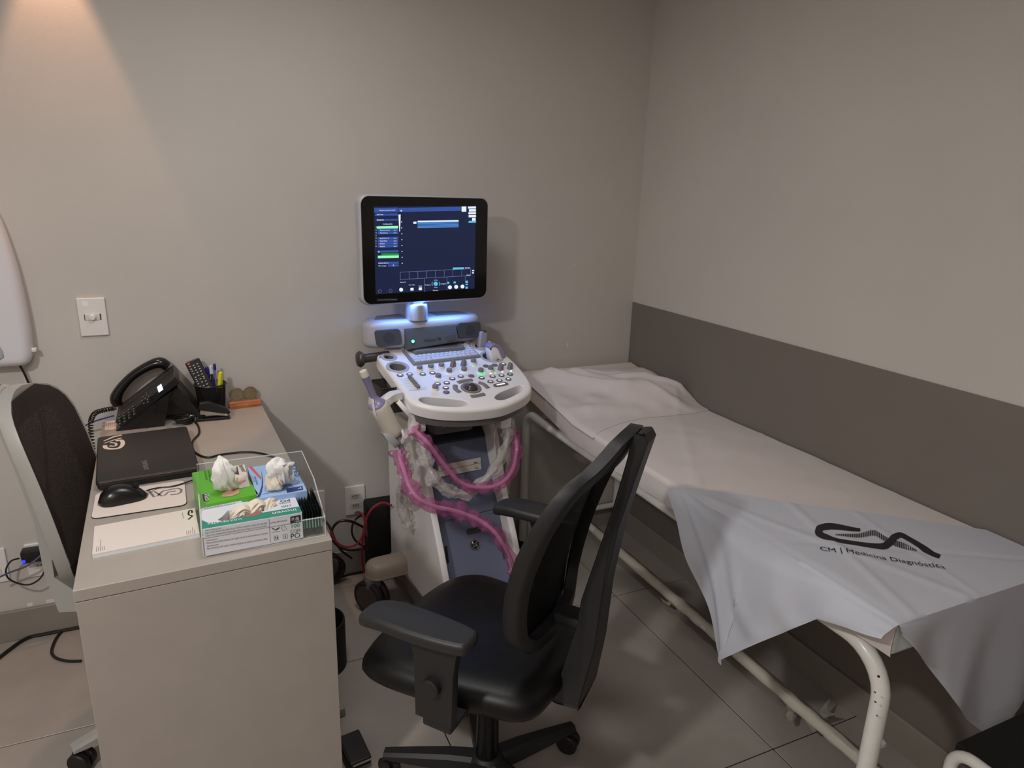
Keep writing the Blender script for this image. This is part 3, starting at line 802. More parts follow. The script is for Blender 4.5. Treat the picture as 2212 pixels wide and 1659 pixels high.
put('face_plate', bm, m_phf, phone)
bm = prism(B(), rrect(PL/2+0.004, 0.142, PL-0.02, 0.056, 0.012), 0.0001, 0.0012, 0.0008); bm.transform(FR)
put('cradle', bm, mat('phone_grey', (58, 55, 54), 0.5), phone)
keys = [(259.7, 899), (259.7, 905), (260, 911), (260.7, 917), (270, 894), (270, 900), (270.5, 905.5), (271, 912), (279.7, 887), (280, 892.5), (280.7, 898), (281, 904), (289.4, 880), (290.5, 885), (291, 890), (291.5, 896),
        (318, 850), (319, 855), (322.8, 858), (311, 859), (315.6, 863), (320.7, 864.5), (308.4, 868), (321, 870), (312.5, 873)]
m_key = mat('key_black', (34, 33, 33), 0.35)
m_keyl = mat('key_print', (190, 186, 182), 0.5)
kme = None
for (u, v) in keys:
    x, y = facept(u, v)
    if kme is None:
        bm = prism(B(), rrect(0, 0, 0.0085, 0.0105, 0.002), 0, 0.0028, 0.001); o = put('key', bm, m_key, phone); kme = o.data
        l_ = put('key_mark', bx((-0.0012, -0.0028, 0.0029), (0.0012, 0.0028, 0.0031)), m_keyl, o, sm=False); lme = l_.data
    else:
        o = bpy.data.objects.new('key', kme); COL.objects.link(o); o.parent = phone
        l_ = bpy.data.objects.new('key_mark', lme); COL.objects.link(l_); l_.parent = o
    Mx = FR @ T((x, y, 0.0012)); o.location = Mx.to_translation(); o.rotation_euler = Mx.to_euler()
sq = [facept(*p) for p in [(340, 837), (349, 830), (353.5, 842), (344, 849)]]
bm = B(); prism(bm, sq, 0.0015, 0.0022); bm.transform(FR)
put('screen', bm, mat('phone_screen', (190, 210, 255), 0.3, emit=(196, 214, 255), es=1.3), phone, label='small white lit phone screen', sm=False)
bm = B()
arch = [(0.012, 0.145, 0.010), (0.022, 0.145, 0.030), (0.055, 0.145, 0.046), (0.11, 0.145, 0.055), (0.165, 0.145, 0.050), (0.200, 0.145, 0.036), (0.208, 0.145, 0.012)]
rr = [0.021, 0.025, 0.0215, 0.020, 0.0215, 0.025, 0.023]
P = catmull(arch, 6); Rr = [p[0] for p in catmull([(r, 0, 0) for r in rr], 6)]
tube(bm, P, Rr, 16, flat=0.72); bm.transform(FR)
put('handset', bm, mat('handset_gloss', (18, 16, 16), 0.22), phone, angle=60)
bm = B()
stand = [(PL*0.45, -0.026), (PL*0.95, -0.026), (PL*0.95, -0.03)]
MS = Matrix(((1, 0, 0, 0), (0, 0, 1, 0), (0, 1, 0, 0), (0, 0, 0, 1)))
xt, zt_ = PL*0.92*math.cos(PH)+0.02, 0.03+PL*0.92*math.sin(PH)-0.028
prism(bm, [(xt-0.035, zt_-0.028), (xt, zt_), (xt+0.075, 0.001), (xt+0.045, 0.001)], 0.02, PW-0.02, 0, M=MS)
put('stand', bm, mat('stand_black', (30, 27, 27), 0.35), phone, sm=False)
put('wedge_foot', prism(B(), [(0.0, 0.0), (0.135, 0.0), (0.165, 0.112), (0.012, 0.012)], 0.004, PW-0.004, M=MS), m_ph, phone, sm=False)
# coiled handset cord hanging over the left edge
path = catmull([inv(phone, hy(248, 882, 2.44)), inv(phone, hy(225, 886, 2.42)), inv(phone, hy(205, 893, 2.40)), inv(phone, hy(196, 912, 2.36)), inv(phone, hy(197, 940, 2.34)), inv(phone, hy(200, 970, 2.32))], 40)
bm = B(); hel = []
for i, p in enumerate(path):
    a = i*0.75; tq = (path[min(i+1, len(path)-1)]-path[max(i-1, 0)]).normalized(); s1 = tq.orthogonal().normalized(); s2 = tq.cross(s1)
    hel.append(p+s1*math.cos(a)*0.0065+s2*math.sin(a)*0.0065)
tube(bm, hel, 0.0021, 5); put('coiled_cord', bm, m_black, phone)

# ------------------------------------------------------------------ things lying around the phone
tg = [hz(*p, DZ+0.0004) for p in [(226, 930), (251, 927), (249, 908), (228, 911)]]
o = B(); poly(o, [(p.x, p.y, DZ+0.0006) for p in tg]); r = bmesh.ops.extrude_face_region(o, geom=o.faces[:]); bmesh.ops.translate(o, vec=(0, 0, 0.0006), verts=[v for v in r['geom'] if isinstance(v, bmesh.types.BMVert)])
slip = put('paper_slip', o, mat('slip_pink', (238, 214, 204), 0.8), None, sm=False)
tag(slip, 'small printed paper slip lying beside the phone keypad', 'paper')
bm = B()
for k in range(5):
    a, b = hz(230+k*4.2, 924-k*0.4, DZ), hz(231+k*4.0, 914-k*0.3, DZ)
    stroke(bm, [(a.x, a.y), (b.x, b.y)], 0.0012, DZ+0.0016, Matrix.Identity(4))
put('fine_print', bm, mat('print_rose', (170, 130, 122), 0.8), slip, sm=False)

cb = hz(459, 884, DZ); cbx, cby = cb.x, min(cb.y, YB-0.062)
cup = thing('pen_cup', 'black wire mesh pen cup holding the remote and pens', 'pen cup', (cbx, cby, DZ))
m_net = weave('cup_net', (22, 20, 20), 48, 0.30)
bm = sheet(lambda u, v: Vector(((0.041+0.008*v)*math.cos(2*PI*u), (0.041+0.008*v)*math.sin(2*PI*u), 0.004+0.094*v)), 32, 2, us=3.2)
put('net_wall', bm, m_net, cup)
put('rim', tube(B(), [(0.0495*math.cos(2*PI*k/28), 0.0495*math.sin(2*PI*k/28), 0.098) for k in range(28)], 0.003, 8, closed=True), m_black, cup)
put('base', lathe(B(), [(0.043, 0.0004), (0.043, 0.005)], 28), m_black, cup)

# remote leaning in the cup
ry = cby-0.005
r0, r1 = hy(414, 778, ry+0.03), hy(459, 866, ry-0.012)
rem = thing('remote_control', 'black television remote leaning in the mesh pen cup', 'remote control', r1, 0)
ax = (r0-r1); RLn = ax.length; ax.normalize(); side = Vector((1, 0.12, 0)); side = (side-ax*side.dot(ax)).normalized()
RM = frame((0, 0, 0), side, ax)        # x across, y along, z towards the viewer
if RM.to_3x3() @ Vector((0, 0, 1)) @ Vector((0, -1, 0)) < 0: RM = frame((0, 0, 0), -side, ax)
def remn(u, v):
    Mw = T(rem.location) @ RM; q = Mw.inverted() @ hp((u, v), Mw @ Vector((0, 0, 0.009)), Mw.to_3x3() @ Vector((0, 0, 1))); return (q.x, q.y)
bm = prism(B(), rrect(0, RLn/2, 0.047, RLn, 0.006), -0.008, 0.009, 0.003, bev_bottom=True); bm.transform(RM)
put('shell', bm, mat('remote_black', (28, 26, 26), 0.4), rem)
bm = bx((-0.021, RLn-0.003, 0.0086), (0.021, RLn-0.0015, 0.0096)); bm.transform(RM)
put('top_glint_strip', bm, mat('chrome', (220, 214, 206), 0.15, 0.9), rem, sm=False)
bm = prism(B(), circle(*remn(407.5, 786.5), 0.004, 12), 0.0088, 0.0108, 0.0006); bm.transform(RM)
put('power_button', bm, mat('button_red', (220, 70, 70), 0.4), rem)
rk = [(410.5, 792), (413, 797.5), (415.5, 802), (418.5, 807.5), (418, 789.5), (421, 794), (423.5, 799.5), (426.5, 804.5), (426, 786), (429, 791.5), (431.5, 796.5), (434, 801.5), (429, 811), (422.5, 815), (424, 820), (433, 818.5), (436.5, 808), (439.5, 813), (441, 817), (426, 824), (428.5, 829), (436.5, 825), (444.5, 823), (432, 835), (440, 833), (447.5, 829.5), (450, 835.5)]
bmk, bml = B(), B()
first_k = None
for (u, v) in rk:
    x, y = remn(u, v)
    if first_k is None:
        o = put('button', prism(B(), rrect(0, 0, 0.009, 0.0055, 0.002), 0, 0.0012, 0.0004), m_key, rem); first_k = o.data
        l_ = put('button_mark', prism(B(), rrect(0, 0, 0.0055, 0.0028, 0.0008), 0.0012, 0.0014), m_keyl, o, sm=False); fl = l_.data
    else:
        o = bpy.data.objects.new('button', first_k); COL.objects.link(o); o.parent = rem
        l_ = bpy.data.objects.new('button_mark', fl); COL.objects.link(l_); l_.parent = o
    Mx = RM @ T((x, y, 0.009)); o.location = Mx.to_translation(); o.rotation_euler = Mx.to_euler()
def pen(label, a, b, y0, y1, r, m_body, m_cap, cap_len, cat='pen', rc=None):
    A, Bq = hy(*a, y0), hy(*b, y1)
    t = thing('pen' if cat == 'pen' else cat.replace(' ', '_'), label, cat, Bq)
    A = A-Bq; d = A.normalized()
    put('barrel', cyl(B(), (0, 0, 0), A-d*cap_len*0.9, r, seg=12), m_body, t)
    put('cap', tube(B(), [A-d*cap_len, A-d*cap_len*0.5, A-d*0.004, A], [rc or r*1.25, rc or r*1.25, (rc or r*1.25)*0.9, (rc or r*1.25)*0.5], 12), m_cap, t)
    put('clip', cyl(B(), A-d*cap_len*0.9+Vector((0, -r*1.6, 0)), A-d*0.003+Vector((0, -r*1.6, 0)), r*0.35, seg=6), m_cap, t)
    return t
m_pblue = mat('pen_blue', (36, 42, 130), 0.3)
m_pclear = mat('pen_clear', (206, 208, 214), 0.2)
m_pnavy = mat('pen_navy', (26, 26, 52), 0.35)
pen('dark blue pen with wide cap behind the remote in the cup', (446, 792), (462, 872), cby+0.030, cby+0.010, 0.0045, m_pnavy, m_pblue, 0.035, rc=0.0072)
pen('navy pen with clear cap standing in the pen cup', (455, 789), (466, 872), cby+0.012, cby-0.01, 0.0042, m_pnavy, m_pclear, 0.03, rc=0.006)
pen('blue and white striped pen, tallest in the cup', (463, 785), (470, 870), cby+0.016, cby+0.01, 0.0038, mat('pen_stripe', (120, 118, 190), 0.3), m_pblue, 0.022)
pen('yellow highlighter standing at the right of the pen cup', (477, 803), (473, 872), cby+0.004, cby-0.002, 0.0065, mat('marker_grey', (60, 62, 58), 0.4), mat('highlighter_yellow', (226, 222, 30), 0.4), 0.055, cat='highlighter', rc=0.0085)

# stapler
s0, s1 = hz(420, 910, DZ), hz(497, 903, DZ)
st = thing('stapler', 'black stapler with silver magazine lying in front of the pen cup', 'stapler', (s0.x, s0.y, DZ), math.atan2(s1.y-s0.y, s1.x-s0.x))
sl = (s1-s0).length
put('base', bx((0, -0.014, 0.0004), (sl, 0.014, 0.010), 0.003), m_black, st)
M = T((sl-0.006, 0, 0.016)) @ Ry(math.radians(-168)+PI) 
put('magazine', bx((-sl*0.80, -0.008, -0.002), (0, 0.008, 0.012), 0.001, M=T((sl-0.004, 0, 0.012)) @ Ry(math.radians(9))), mat('staple_steel', (190, 186, 180), 0.3, 0.8), st)
put('top_arm', prism(B(), [(-sl*0.86, 0.012), (-sl*0.84, 0.036), (-sl*0.6, 0.042), (-0.01, 0.024), (0.004, 0.010), (0, 0.004)], -0.012, 0.012, 0.003, bev_bottom=True, M=T((sl-0.004, 0, 0.012)) @ Ry(math.radians(10)) @ Rx(PI/2)), m_black, st)
put('hinge_pin', cyl(B(), (sl-0.012, -0.016, 0.018), (sl-0.012, 0.016, 0.018), 0.004), mat('chrome', (220, 214, 206), 0.15, 0.9), st)
# marker
a, b = hz(414, 907, DZ+0.006), hz(441, 897, DZ+0.006)
mk = thing('marker_pen', 'black marker pen lying beside the stapler', 'pen', (a.x, a.y-0.012, DZ+0.0066))
d = (b-a)
put('barrel', tube(B(), [Vector((0, 0, 0)), d*0.7], 0.006, 12), m_black, mk)
put('cap', tube(B(), [d*0.7, d*0.97, d*1.0], [0.0066, 0.006, 0.003], 12), m_black, mk)
bm = B()
for k in range(3): tube(bm, [d*(0.25+0.12*k), d*(0.29+0.12*k)], 0.00615, 12)
put('white_marks', bm, mat('mark_white', (170, 168, 162), 0.5), mk)
# tied cord bundle
a = hz(398, 908, DZ+0.012)
cbd = thing('cord_bundle', 'tied bundle of black cord lying behind the laptop', 'cord', (a.x, a.y, DZ))
bm = B()
for k in range(4):
    pts = [(0.022*math.cos(2*PI*i/18)*(1+0.12*k), 0.016*math.sin(2*PI*i/18)*(1+0.1*k), 0.006+0.005*k+0.003*math.sin(4*PI*i/18+k)) for i in range(18)]
    tube(bm, pts, 0.0033, 7, closed=True)
put('cord_loops', bm, m_black, cbd)
put('tie', tube(B(), [(0.024+0.009*math.cos(2*PI*i/12), 0, 0.014+0.013*math.sin(2*PI*i/12)) for i in range(12)], 0.0022, 6, closed=True), mat('tie_silver', (150, 140, 132), 0.3, 0.6), cbd)

# medal stand
w0, w1 = hz(497, 885, DZ), hz(565, 875, DZ)
wy = min(w0.y, YB-0.05)
k_ = (wy)/w0.y
ms = thing('medal_stand', 'two bronze round medals on a varnished wooden block', 'ornament', (w0.x*k_, wy, DZ), math.atan2(w1.y-w0.y, w1.x-w0.x)*0.5)
mwid = (w1-w0).length*k_*0.98
m_wood = mat('varnished_wood', (166, 98, 58), 0.35, var=0.25, vs=30)
m_brz = mat('bronze', (150, 136, 108), 0.42, 0.45, var=0.12, vs=80)
put('wood_block', prism(B(), [(0, 0.0005), (0.038, 0.0005), (0.038, 0.020), (0.022, 0.020), (0.019, 0.015), (0.004, 0.013), (0, 0.010)], 0, mwid, 0.001, M=Matrix(((0, 0, 1, 0), (1, 0, 0, 0), (0, 1, 0, 0), (0, 0, 0, 1)))), m_wood, ms, sm=False)
for k, cxm in enumerate((mwid*0.27, mwid*0.70)):
    Mm = T((cxm, 0.028, 0.020+0.0255)) @ Rx(PI/2)
    o = put('medal', prism(B(), circle(0, 0, 0.0235, 32), -0.002, 0.002, 0.001, 2, bev_bottom=True, M=Mm), m_brz, ms)
    bm = tube(B(), [(0.0215*math.cos(2*PI*i/30), 0.0215*math.sin(2*PI*i/30), 0.0022) for i in range(30)], 0.0012, 6, closed=True)
    tube(bm, [(0.0155*math.cos(2*PI*i/30), 0.0155*math.sin(2*PI*i/30), 0.0022) for i in range(30)], 0.0006, 5, closed=True)
    bm.transform(Mm); put('rim_relief', bm, m_brz, o)
    bm = B()
    if k == 0:
        box(bm, 0, 0, 0.002, 0.0042, 0.028, 0.0022, 0.0005, 1); box(bm, 0, 0, 0.002, 0.028, 0.0042, 0.0022, 0.0005, 1)
        for sx in (-1, 1):
            for sy in (-1, 1): prism(bm, circle(sx*0.0085, sy*0.0085, 0.0028, 10), 0.0015, 0.0028)
        bm.transform(Mm); put('cross_relief', bm, m_brz, o)
    else:
        prism(bm, [(-0.005, -0.013), (0.005, -0.013), (0.003, 0.004), (-0.003, 0.004)], 0.001, 0.0034, 0.0006)
        prism(bm, circle(0, 0.0068, 0.0027, 10), 0.001, 0.0036, 0.0008); prism(bm, [(0.002, 0.002), (0.009, 0.009), (0.0102, 0.0078), (0.003, -0.002)], 0.001, 0.003)
        bm.transform(Mm); put('robed_figure_relief', bm, m_brz, o)
bm = prism(B(), [(0.004, 0), (mwid-0.008, 0), (mwid*0.86, 0.007), (mwid*0.70, 0.003), (mwid*0.5, 0.006), (mwid*0.27, 0.003), (mwid*0.12, 0.007)], -0.004, 0.004, M=T((0, 0.028, 0.0198)) @ Rx(PI/2))
put('scroll_mount', bm, m_brz, ms, sm=False)

# black cable crossing the desk
pts = [hz(*p, DZ+0.0035) for p in [(421, 911), (428, 920), (430, 936), (417, 952), (416, 966), (424, 979), (448, 988), (478, 982), (520, 977), (556, 978), (590, 987), (618, 1000)]]
pts = [Vector((p.x, p.y, DZ+0.0036)) for p in pts]
tag(put('desk_cable', tube(B(), catmull(pts, 6), 0.003, 8), m_black), 'black cable snaking across the desk behind the glove boxes', 'cable')
pts = [hy(160, 938, 2.50), hy(180, 922, 2.48), hy(205, 910, 2.46), hy(228, 903, 2.44), hy(246, 898, 2.43)]
tag(put('blue_network_cable', tube(B(), catmull([hy(150, 960, 2.51)]+pts, 6), 0.0025, 8), mat('cable_blue', (40, 60, 130), 0.4)), 'thin blue network cable behind the left chair leading to the phone', 'cable')
# ================================================================== task chairs
m_chb = mat('chair_black', (33, 32, 33), 0.5, bump=0.1, bs=900, spec=0.45)
m_vinyl = mat('seat_vinyl', (9, 8, 8), 0.42, bump=0.08, bs=260, spec=0.35)
m_chg = mat('chair_grey', (168, 166, 160), 0.45)
m_wheel = mat('caster_dark', (26, 20, 20), 0.5)
m_gas = mat('gas_column', (24, 22, 22), 0.3, 0.4)
LEAN = 0.115
TOP_A = [(0.54, 0.02), (0.5425, 0.085), (0.553, 0.125), (0.59, 0.168), (0.66, 0.190), (0.74, 0.206), (0.82, 0.212), (0.89, 0.206), (0.95, 0.190), (0.985, 0.165), (1.005, 0.115), (1.03, 0.085), (1.05, 0.070), (1.062, 0.02)]
TOP_B = [(0.56, 0.02), (0.565, 0.085), (0.58, 0.13), (0.62, 0.170), (0.68, 0.195), (0.76, 0.208), (0.86, 0.208), (0.95, 0.200), (0.99, 0.185), (1.02, 0.160), (1.04, 0.125), (1.055, 0.07), (1.062, 0.02)]
TOPS = TOP_A
def back_depth(z):      # how far the back lies behind the chair's centre at a height
    t_ = (z-0.60)/0.46
    return -(0.165+0.035*max(0, t_)+LEAN*max(0, t_)**1.7)
def back_half(z):       # half width of the back frame at a height
    pts = TOPS
    for (a, b), (c, d) in zip(pts, pts[1:]):
        if a <= z <= c: return b+(d-b)*(z-a)/(c-a)
    return 0.02
def back_pt(x, z):      # the back is also hollow across its width
    return Vector((x, back_depth(z)+0.9*x*x, z))
def make_chair(label, m_fr, arms=True, base_rot=0.0, m_pad=None, m_sp=None, spread=0.262):
    c = thing('office_chair', label, 'chair', (0, 0, 0), 0)
    # base
    bm = B(); lathe(bm, [(0.036, 0.052), (0.046, 0.058), (0.046, 0.098), (0.034, 0.112)], 20)
    put('base_hub', bm, m_chb, c)
    for k in range(5):
        a = math.radians(-33+72*k)+base_rot; d = Vector((math.cos(a), math.sin(a), 0)); p = Vector((-d.y, d.x, 0))
        secs = [(0.03, 0.026, 0.062, 0.105), (0.10, 0.024, 0.062, 0.104), (0.18, 0.021, 0.064, 0.096), (0.245, 0.018, 0.066, 0.088), (0.275, 0.016, 0.068, 0.084)]
        bm = B(); prev = None
        for (rr_, hw, z0, z1) in secs:
            ring = [bm.verts.new(d*rr_+p*s*hw*w_+Vector((0, 0, z))) for s, z, w_ in ((1, z0, 1), (1, z1-0.008, 1), (1, z1, 0.6), (-1, z1, 0.6), (-1, z1-0.008, 1), (-1, z0, 1))]
            if prev:
                for i in range(6): bm.faces.new((prev[i], prev[(i+1) % 6], ring[(i+1) % 6], ring[i]))
            else: bm.faces.new(list(reversed(ring)))
            prev = ring
        bm.faces.new(prev)
        leg = put('base_arm', bm, m_fr if m_fr is m_chg else m_chb, c, angle=30)
        wc = d*spread; tw_ = p*0.6+d*0.8; tw_.normalize()
        bm = B()
        for s in (-1, 1):
            lathe(bm, [(0.010, -0.009), (0.026, -0.009), (0.029, -0.006), (0.029, 0.006), (0.026, 0.009), (0.010, 0.009)], 20, frame(wc+tw_*s*0.0135+Vector((0, 0, 0.029)), Vector((0, 0, 1)), Vector((0, 0, 1)).cross(tw_)*-1))
        put('caster_wheel', bm, m_wheel, leg)
        put('caster_hood', box(B(), wc.x, wc.y, 0.045, 0.012, 0.04, 0.034, 0.005, M=None), m_wheel, leg)
        cyl_bm = cyl(B(), wc+Vector((0, 0, 0.05)), wc+Vector((0, 0, 0.072)), 0.009); put('caster_stem', cyl_bm, m_wheel, leg)
    bm = B(); lathe(bm, [(0.030, 0.10), (0.028, 0.25), (0.0275, 0.252), (0.0275, 0.395)], 20); put('gas_column', bm, m_gas, c)
    bm = B(); box(bm, 0, -0.02, 0.402, 0.17, 0.24, 0.03, 0.01); put('seat_mechanism', bm, m_chb, c)
    # seat: a domed pad with a waterfall front
    outl = [tuple(p)[:2] for p in catmull([(-0.10, -0.215, 0), (0.10, -0.215, 0), (0.185, -0.185, 0), (0.215, -0.08, 0), (0.235, 0.06, 0), (0.235, 0.17, 0), (0.19, 0.245, 0), (0.08, 0.275, 0), (-0.08, 0.275, 0), (-0.19, 0.245, 0), (-0.235, 0.17, 0), (-0.235, 0.06, 0), (-0.215, -0.08, 0), (-0.185, -0.185, 0)], 4, True)]
    bm = B(); rings = []
    lv = [(0.030, 0.418), (0.006, 0.425), (0.0, 0.440), (0.002, 0.456), (0.012, 0.470), (0.030, 0.480), (0.07, 0.486), (0.12, 0.484), (0.17, 0.482)]
    for ins, z in lv:
        o_ = [(x*(1-ins/0.235), y*(1-ins/0.25)+0.0) for x, y in outl]
        ring = []
        for x, y in o_:
            zz = z-max(0, y-0.12)**2*1.6
            ring.append(bm.verts.new((x, y, zz)))
        rings.append(ring)
    for a, b in zip(rings, rings[1:]):
        for k in range(len(a)): bm.faces.new((a[k], a[(k+1) % len(a)], b[(k+1) % len(a)], b[k]))
    bm.faces.new(list(reversed(rings[0]))); bm.faces.new(rings[-1])
    seat = put('seat', bm, m_vinyl, c, angle=60)
    # backrest frame: a flat band around the net
    zs = [0.540, 0.5425, 0.546, 0.553, 0.565, 0.585, 0.61, 0.64, 0.68, 0.73, 0.78, 0.83, 0.88, 0.92, 0.955, 0.985, 1.002, 1.018, 1.035, 1.05, 1.058, 1.062]
    loop = [(back_half(z), z) for z in zs]+[(-back_half(z), z) for z in reversed(zs)]
    inner = offset(loop, 0.030)
    inner = [(max(-0.178, min(0.178, x)), min(0.985, max(0.578, z))) for x, z in inner]
    bm = B(); G = []
    for off, L_ in ((0.012, loop), (-0.016, loop), (-0.020, offset(loop, 0.006)), (-0.020, inner), (0.006, inner), (0.012, offset(loop, 0.006))):
        G.append([bm.verts.new(back_pt(x, z)+Vector((0, off, 0))) for x, z in L_])
    nL = len(loop)
    for r_ in range(len(G)):
        A_, B2 = G[r_], G[(r_+1) % len(G)]
        for k in range(nL): bm.faces.new((A_[k], A_[(k+1) % nL], B2[(k+1) % nL], B2[k]))
    put('back_frame', bm, m_fr, c, angle=60)
    # net: set on the front of the frame
    def net(u, v):
        z = 0.553+(1.050-0.553)*v; hw = back_half(z)-0.008
        return back_pt((2*u-1)*hw, z)+Vector((0, 0.013+0.004*math.sin(PI*u), 0))
    put('back_net', sheet(net, 16, 24), weave('chair_net', (16, 15, 15), 150, 0.16) if m_fr is m_chb else weave('chair_net_brown', (62, 54, 50), 150, 0.12), c, angle=80)
    # spine behind the back
    m_s = m_sp or m_fr
    prof = [(-0.185, 0.400, 0.058), (-0.21, 0.395, 0.058), (-0.262, 0.402, 0.060), (-0.285, 0.55, 0.040), (-0.295, 0.70, 0.032), (-0.315, 0.85, 0.030), (-0.345, 0.98, 0.030), (-0.362, 1.05, 0.030), (-0.352, 1.066, 0.030), (-0.333, 1.062, 0.030), (-0.320, 1.00, 0.028), (-0.296, 0.88, 0.026), (-0.262, 0.74, 0.026), (-0.243, 0.66, 0.028), (-0.238, 0.61, 0.030), (-0.262, 0.585, 0.032), (-0.262, 0.50, 0.036), (-0.205, 0.445, 0.05)]
    if TOPS is TOP_B: prof = [(y_+0.07*max(0, (z_-0.60)/0.46)**1.7+0.045*min(1, max(0, (1.0-z_)/0.3)), z_+(0.035 if z_ < 0.55 else 0), hw_*0.72) for y_, z_, hw_ in prof]
    bm = B(); L_, R_ = [], []
    for y, z, hw in prof:
        L_.append(bm.verts.new((-hw, y, z))); R_.append(bm.verts.new((hw, y, z)))
    n_ = len(prof)
    for k in range(n_): bm.faces.new((L_[k], L_[(k+1) % n_], R_[(k+1) % n_], R_[k]))
    fl = bm.faces.new(L_); fr_ = bm.faces.new(R_)
    bmesh.ops.triangulate(bm, faces=[fl, fr_])
    es = [e for e in bm.edges if len(e.link_faces) == 2 and abs(e.calc_face_angle(0)) > 1.0]
    bmesh.ops.bevel(bm, geom=es, offset=0.004, segments=2, profile=0.5, affect='EDGES', clamp_overlap=True)
    put('spine', bm, m_s, c, angle=35)
    if TOPS is TOP_A: put('spine_joint', box(B(), 0, -0.215, 0.588, 0.056, 0.085, 0.030, 0.010), m_s, c)
    if TOPS is TOP_A: put('seat_bracket', bx((-0.055, -0.235, 0.398), (0.055, -0.10, 0.428), 0.008), m_chb, c)
    if arms:
        for s in (-1, 1):
            x0 = s*0.285
            pad_o = [(x0+s*0.008+px_, py_) for px_, py_ in [(-0.034, -0.095), (-0.020, -0.118), (0.020, -0.118), (0.036, -0.095), (0.044, 0.0), (0.040, 0.10), (0.026, 0.138), (-0.022, 0.142), (-0.040, 0.11), (-0.044, 0.0)]]
            pad_o = [tuple(p)[:2] for p in catmull([(x, y, 0) for x, y in pad_o], 3, True)]
            bm = prism(B(), pad_o, 0.654, 0.682, 0.010, 3, bev_bottom=True)
            for v in bm.verts: v.co.z -= max(0, v.co.y-0.09)*0.25
            arm = put('armrest', bm, m_pad or m_chb, c)
            post = [(-0.075, 0.455), (0.015, 0.455), (0.018, 0.60), (0.030, 0.642), (0.040, 0.656), (-0.095, 0.656), (-0.085, 0.63), (-0.078, 0.58)]
            bm = prism(B(), post, -0.012, 0.012, 0.004, 2, bev_bottom=True, M=T((x0+s*0.004, 0, 0)) @ Matrix(((0, 0, 1, 0), (1, 0, 0, 0), (0, 1, 0, 0), (0, 0, 0, 1))))
            pp = put('arm_post', bm, m_chb, c)
            put('adjust_knob', lathe(B(), [(0.021, 0), (0.020, 0.012), (0.013, 0.017)], 20, T((x0+s*0.016, -0.03, 0.545)) @ Ry(s*PI/2)), m_chb, pp)
            bm = bx((min(x0-s*0.006, s*0.07), -0.065, 0.425), (max(x0-s*0.006, s*0.07), 0.005, 0.438), 0.003)
            box(bm, x0-s*0.004, -0.03, 0.475, 0.014, 0.07, 0.10, 0.004)
            put('arm_bracket', bm, m_chb, c)
    return c
blk = make_chair('black mesh-back office chair in front of the ultrasound machine', m_chb, True, m_pad=mat('arm_pad', (38, 37, 37), 0.45, var=0.12, vs=60, bump=0.2, bs=300))
blk.location = (0.575, 1.345, 0); blk.rotation_euler = (0, 0, math.radians(39))
LEAN = 0.045; TOPS = TOP_B
gry = make_chair('grey office chair with brown mesh back at the left of the desk', m_chg, False, base_rot=math.radians(-25.8), spread=0.256)
gry.location = (-0.210, 1.988, 0); gry.rotation_euler = (0, 0, math.radians(-96.7))
for ch in gry.children:
    if ch.name.split('.')[0] == 'seat_mechanism': ch.location.y += 0.08
    if ch.name.split('.')[0] in ('back_frame', 'back_net', 'spine', 'spine_joint', 'seat', 'seat_mechanism', 'seat_bracket'): ch.location.z -= 0.050
    if ch.name.split('.')[0] in ('seat', 'seat_mechanism', 'base_hub', 'base_arm', 'gas_column'): ch.location.x += 0.06; ch.location.y += 0.05
    if ch.name.split('.')[0] == 'seat': ch.location.y += 0.075
    if ch.name.startswith('gas_column'): ch.scale.z = 0.87; ch.location.z = 0.012
# ================================================================== examination bed
m_tubew = mat('bed_enamel', (228, 225, 218), 0.28, var=0.03, vs=30, coat=0.2)
m_vin = mat('mattress_vinyl', (224, 206, 190), 0.45)
m_chip = mat('chipped_paint', (50, 40, 34), 0.8)
X0, X1, Y0, Y1 = 1.17, 1.725, 0.735, 2.49
YH, ZT, ZHD = 2.0, 0.735, 0.806
bed = thing('examination_bed', 'white tubular examination bed along the right wall', 'bed', (1.45, 1.6, 0))
bo = Vector((1.45, 1.6, 0))
def bp(pts): return [Vector(p)-bo for p in pts]
XA, XB = 1.205, 1.69
def side_frame(x):
    pts = [(x, 2.47, 0.02), (x, 2.47, 0.35), (x, 2.47, 0.56)]
    for k in range(1, 7): a = PI/2*k/6; pts.append((x, 2.47-0.07*(1-math.cos(a)), 0.56+0.07*math.sin(a)))
    pts += [(x, 1.9, 0.63), (x, 1.3, 0.63), (x, 0.86, 0.63)]
    for k in range(1, 9): a = PI/2*k/8; pts.append((x, 0.86-0.10*math.sin(a), 0.63-0.10*(1-math.cos(a))))
    pts += [(x, 0.76, 0.3), (x, 0.76, 0.02)]
    return bp(pts)
for x in (XA, XB): put('side_rail', tube(B(), side_frame(x), 0.0185, 14), m_tubew, bed)
for x in (XA, XB):
    for y in (2.47, 0.76): put('foot_cap', lathe(B(), [(0.021, 0.0), (0.021, 0.035)], 16, T(Vector((x, y, 0))-bo)), m_blackm, bed)
for y, z in ((2.475, 0.12), (0.79, 0.12), (2.40, 0.63), (1.95, 0.63), (1.4, 0.63), (0.95, 0.62)):
    put('cross_bar', cyl(B(), Vector((XA, y, z))-bo, Vector((XB, y, z))-bo, 0.0125), m_tubew, bed)
put('bracket', bx((1.222, 2.455, 0.03), (1.250, 2.475, 0.125), 0.003, M=T(-bo)), m_tubew, bed)
SX, SZ = 1.497, 0.085
put('low_stretcher', cyl(B(), Vector((SX, 0.78, SZ))-bo, Vector((SX, 2.48, SZ))-bo, 0.016), m_tubew, bed)
bm = B(); pts = [Vector((SX+0.003*noise.noise(Vector((0, i*0.5, 0))), 0.90+i*0.022, SZ))-bo for i in range(66)]
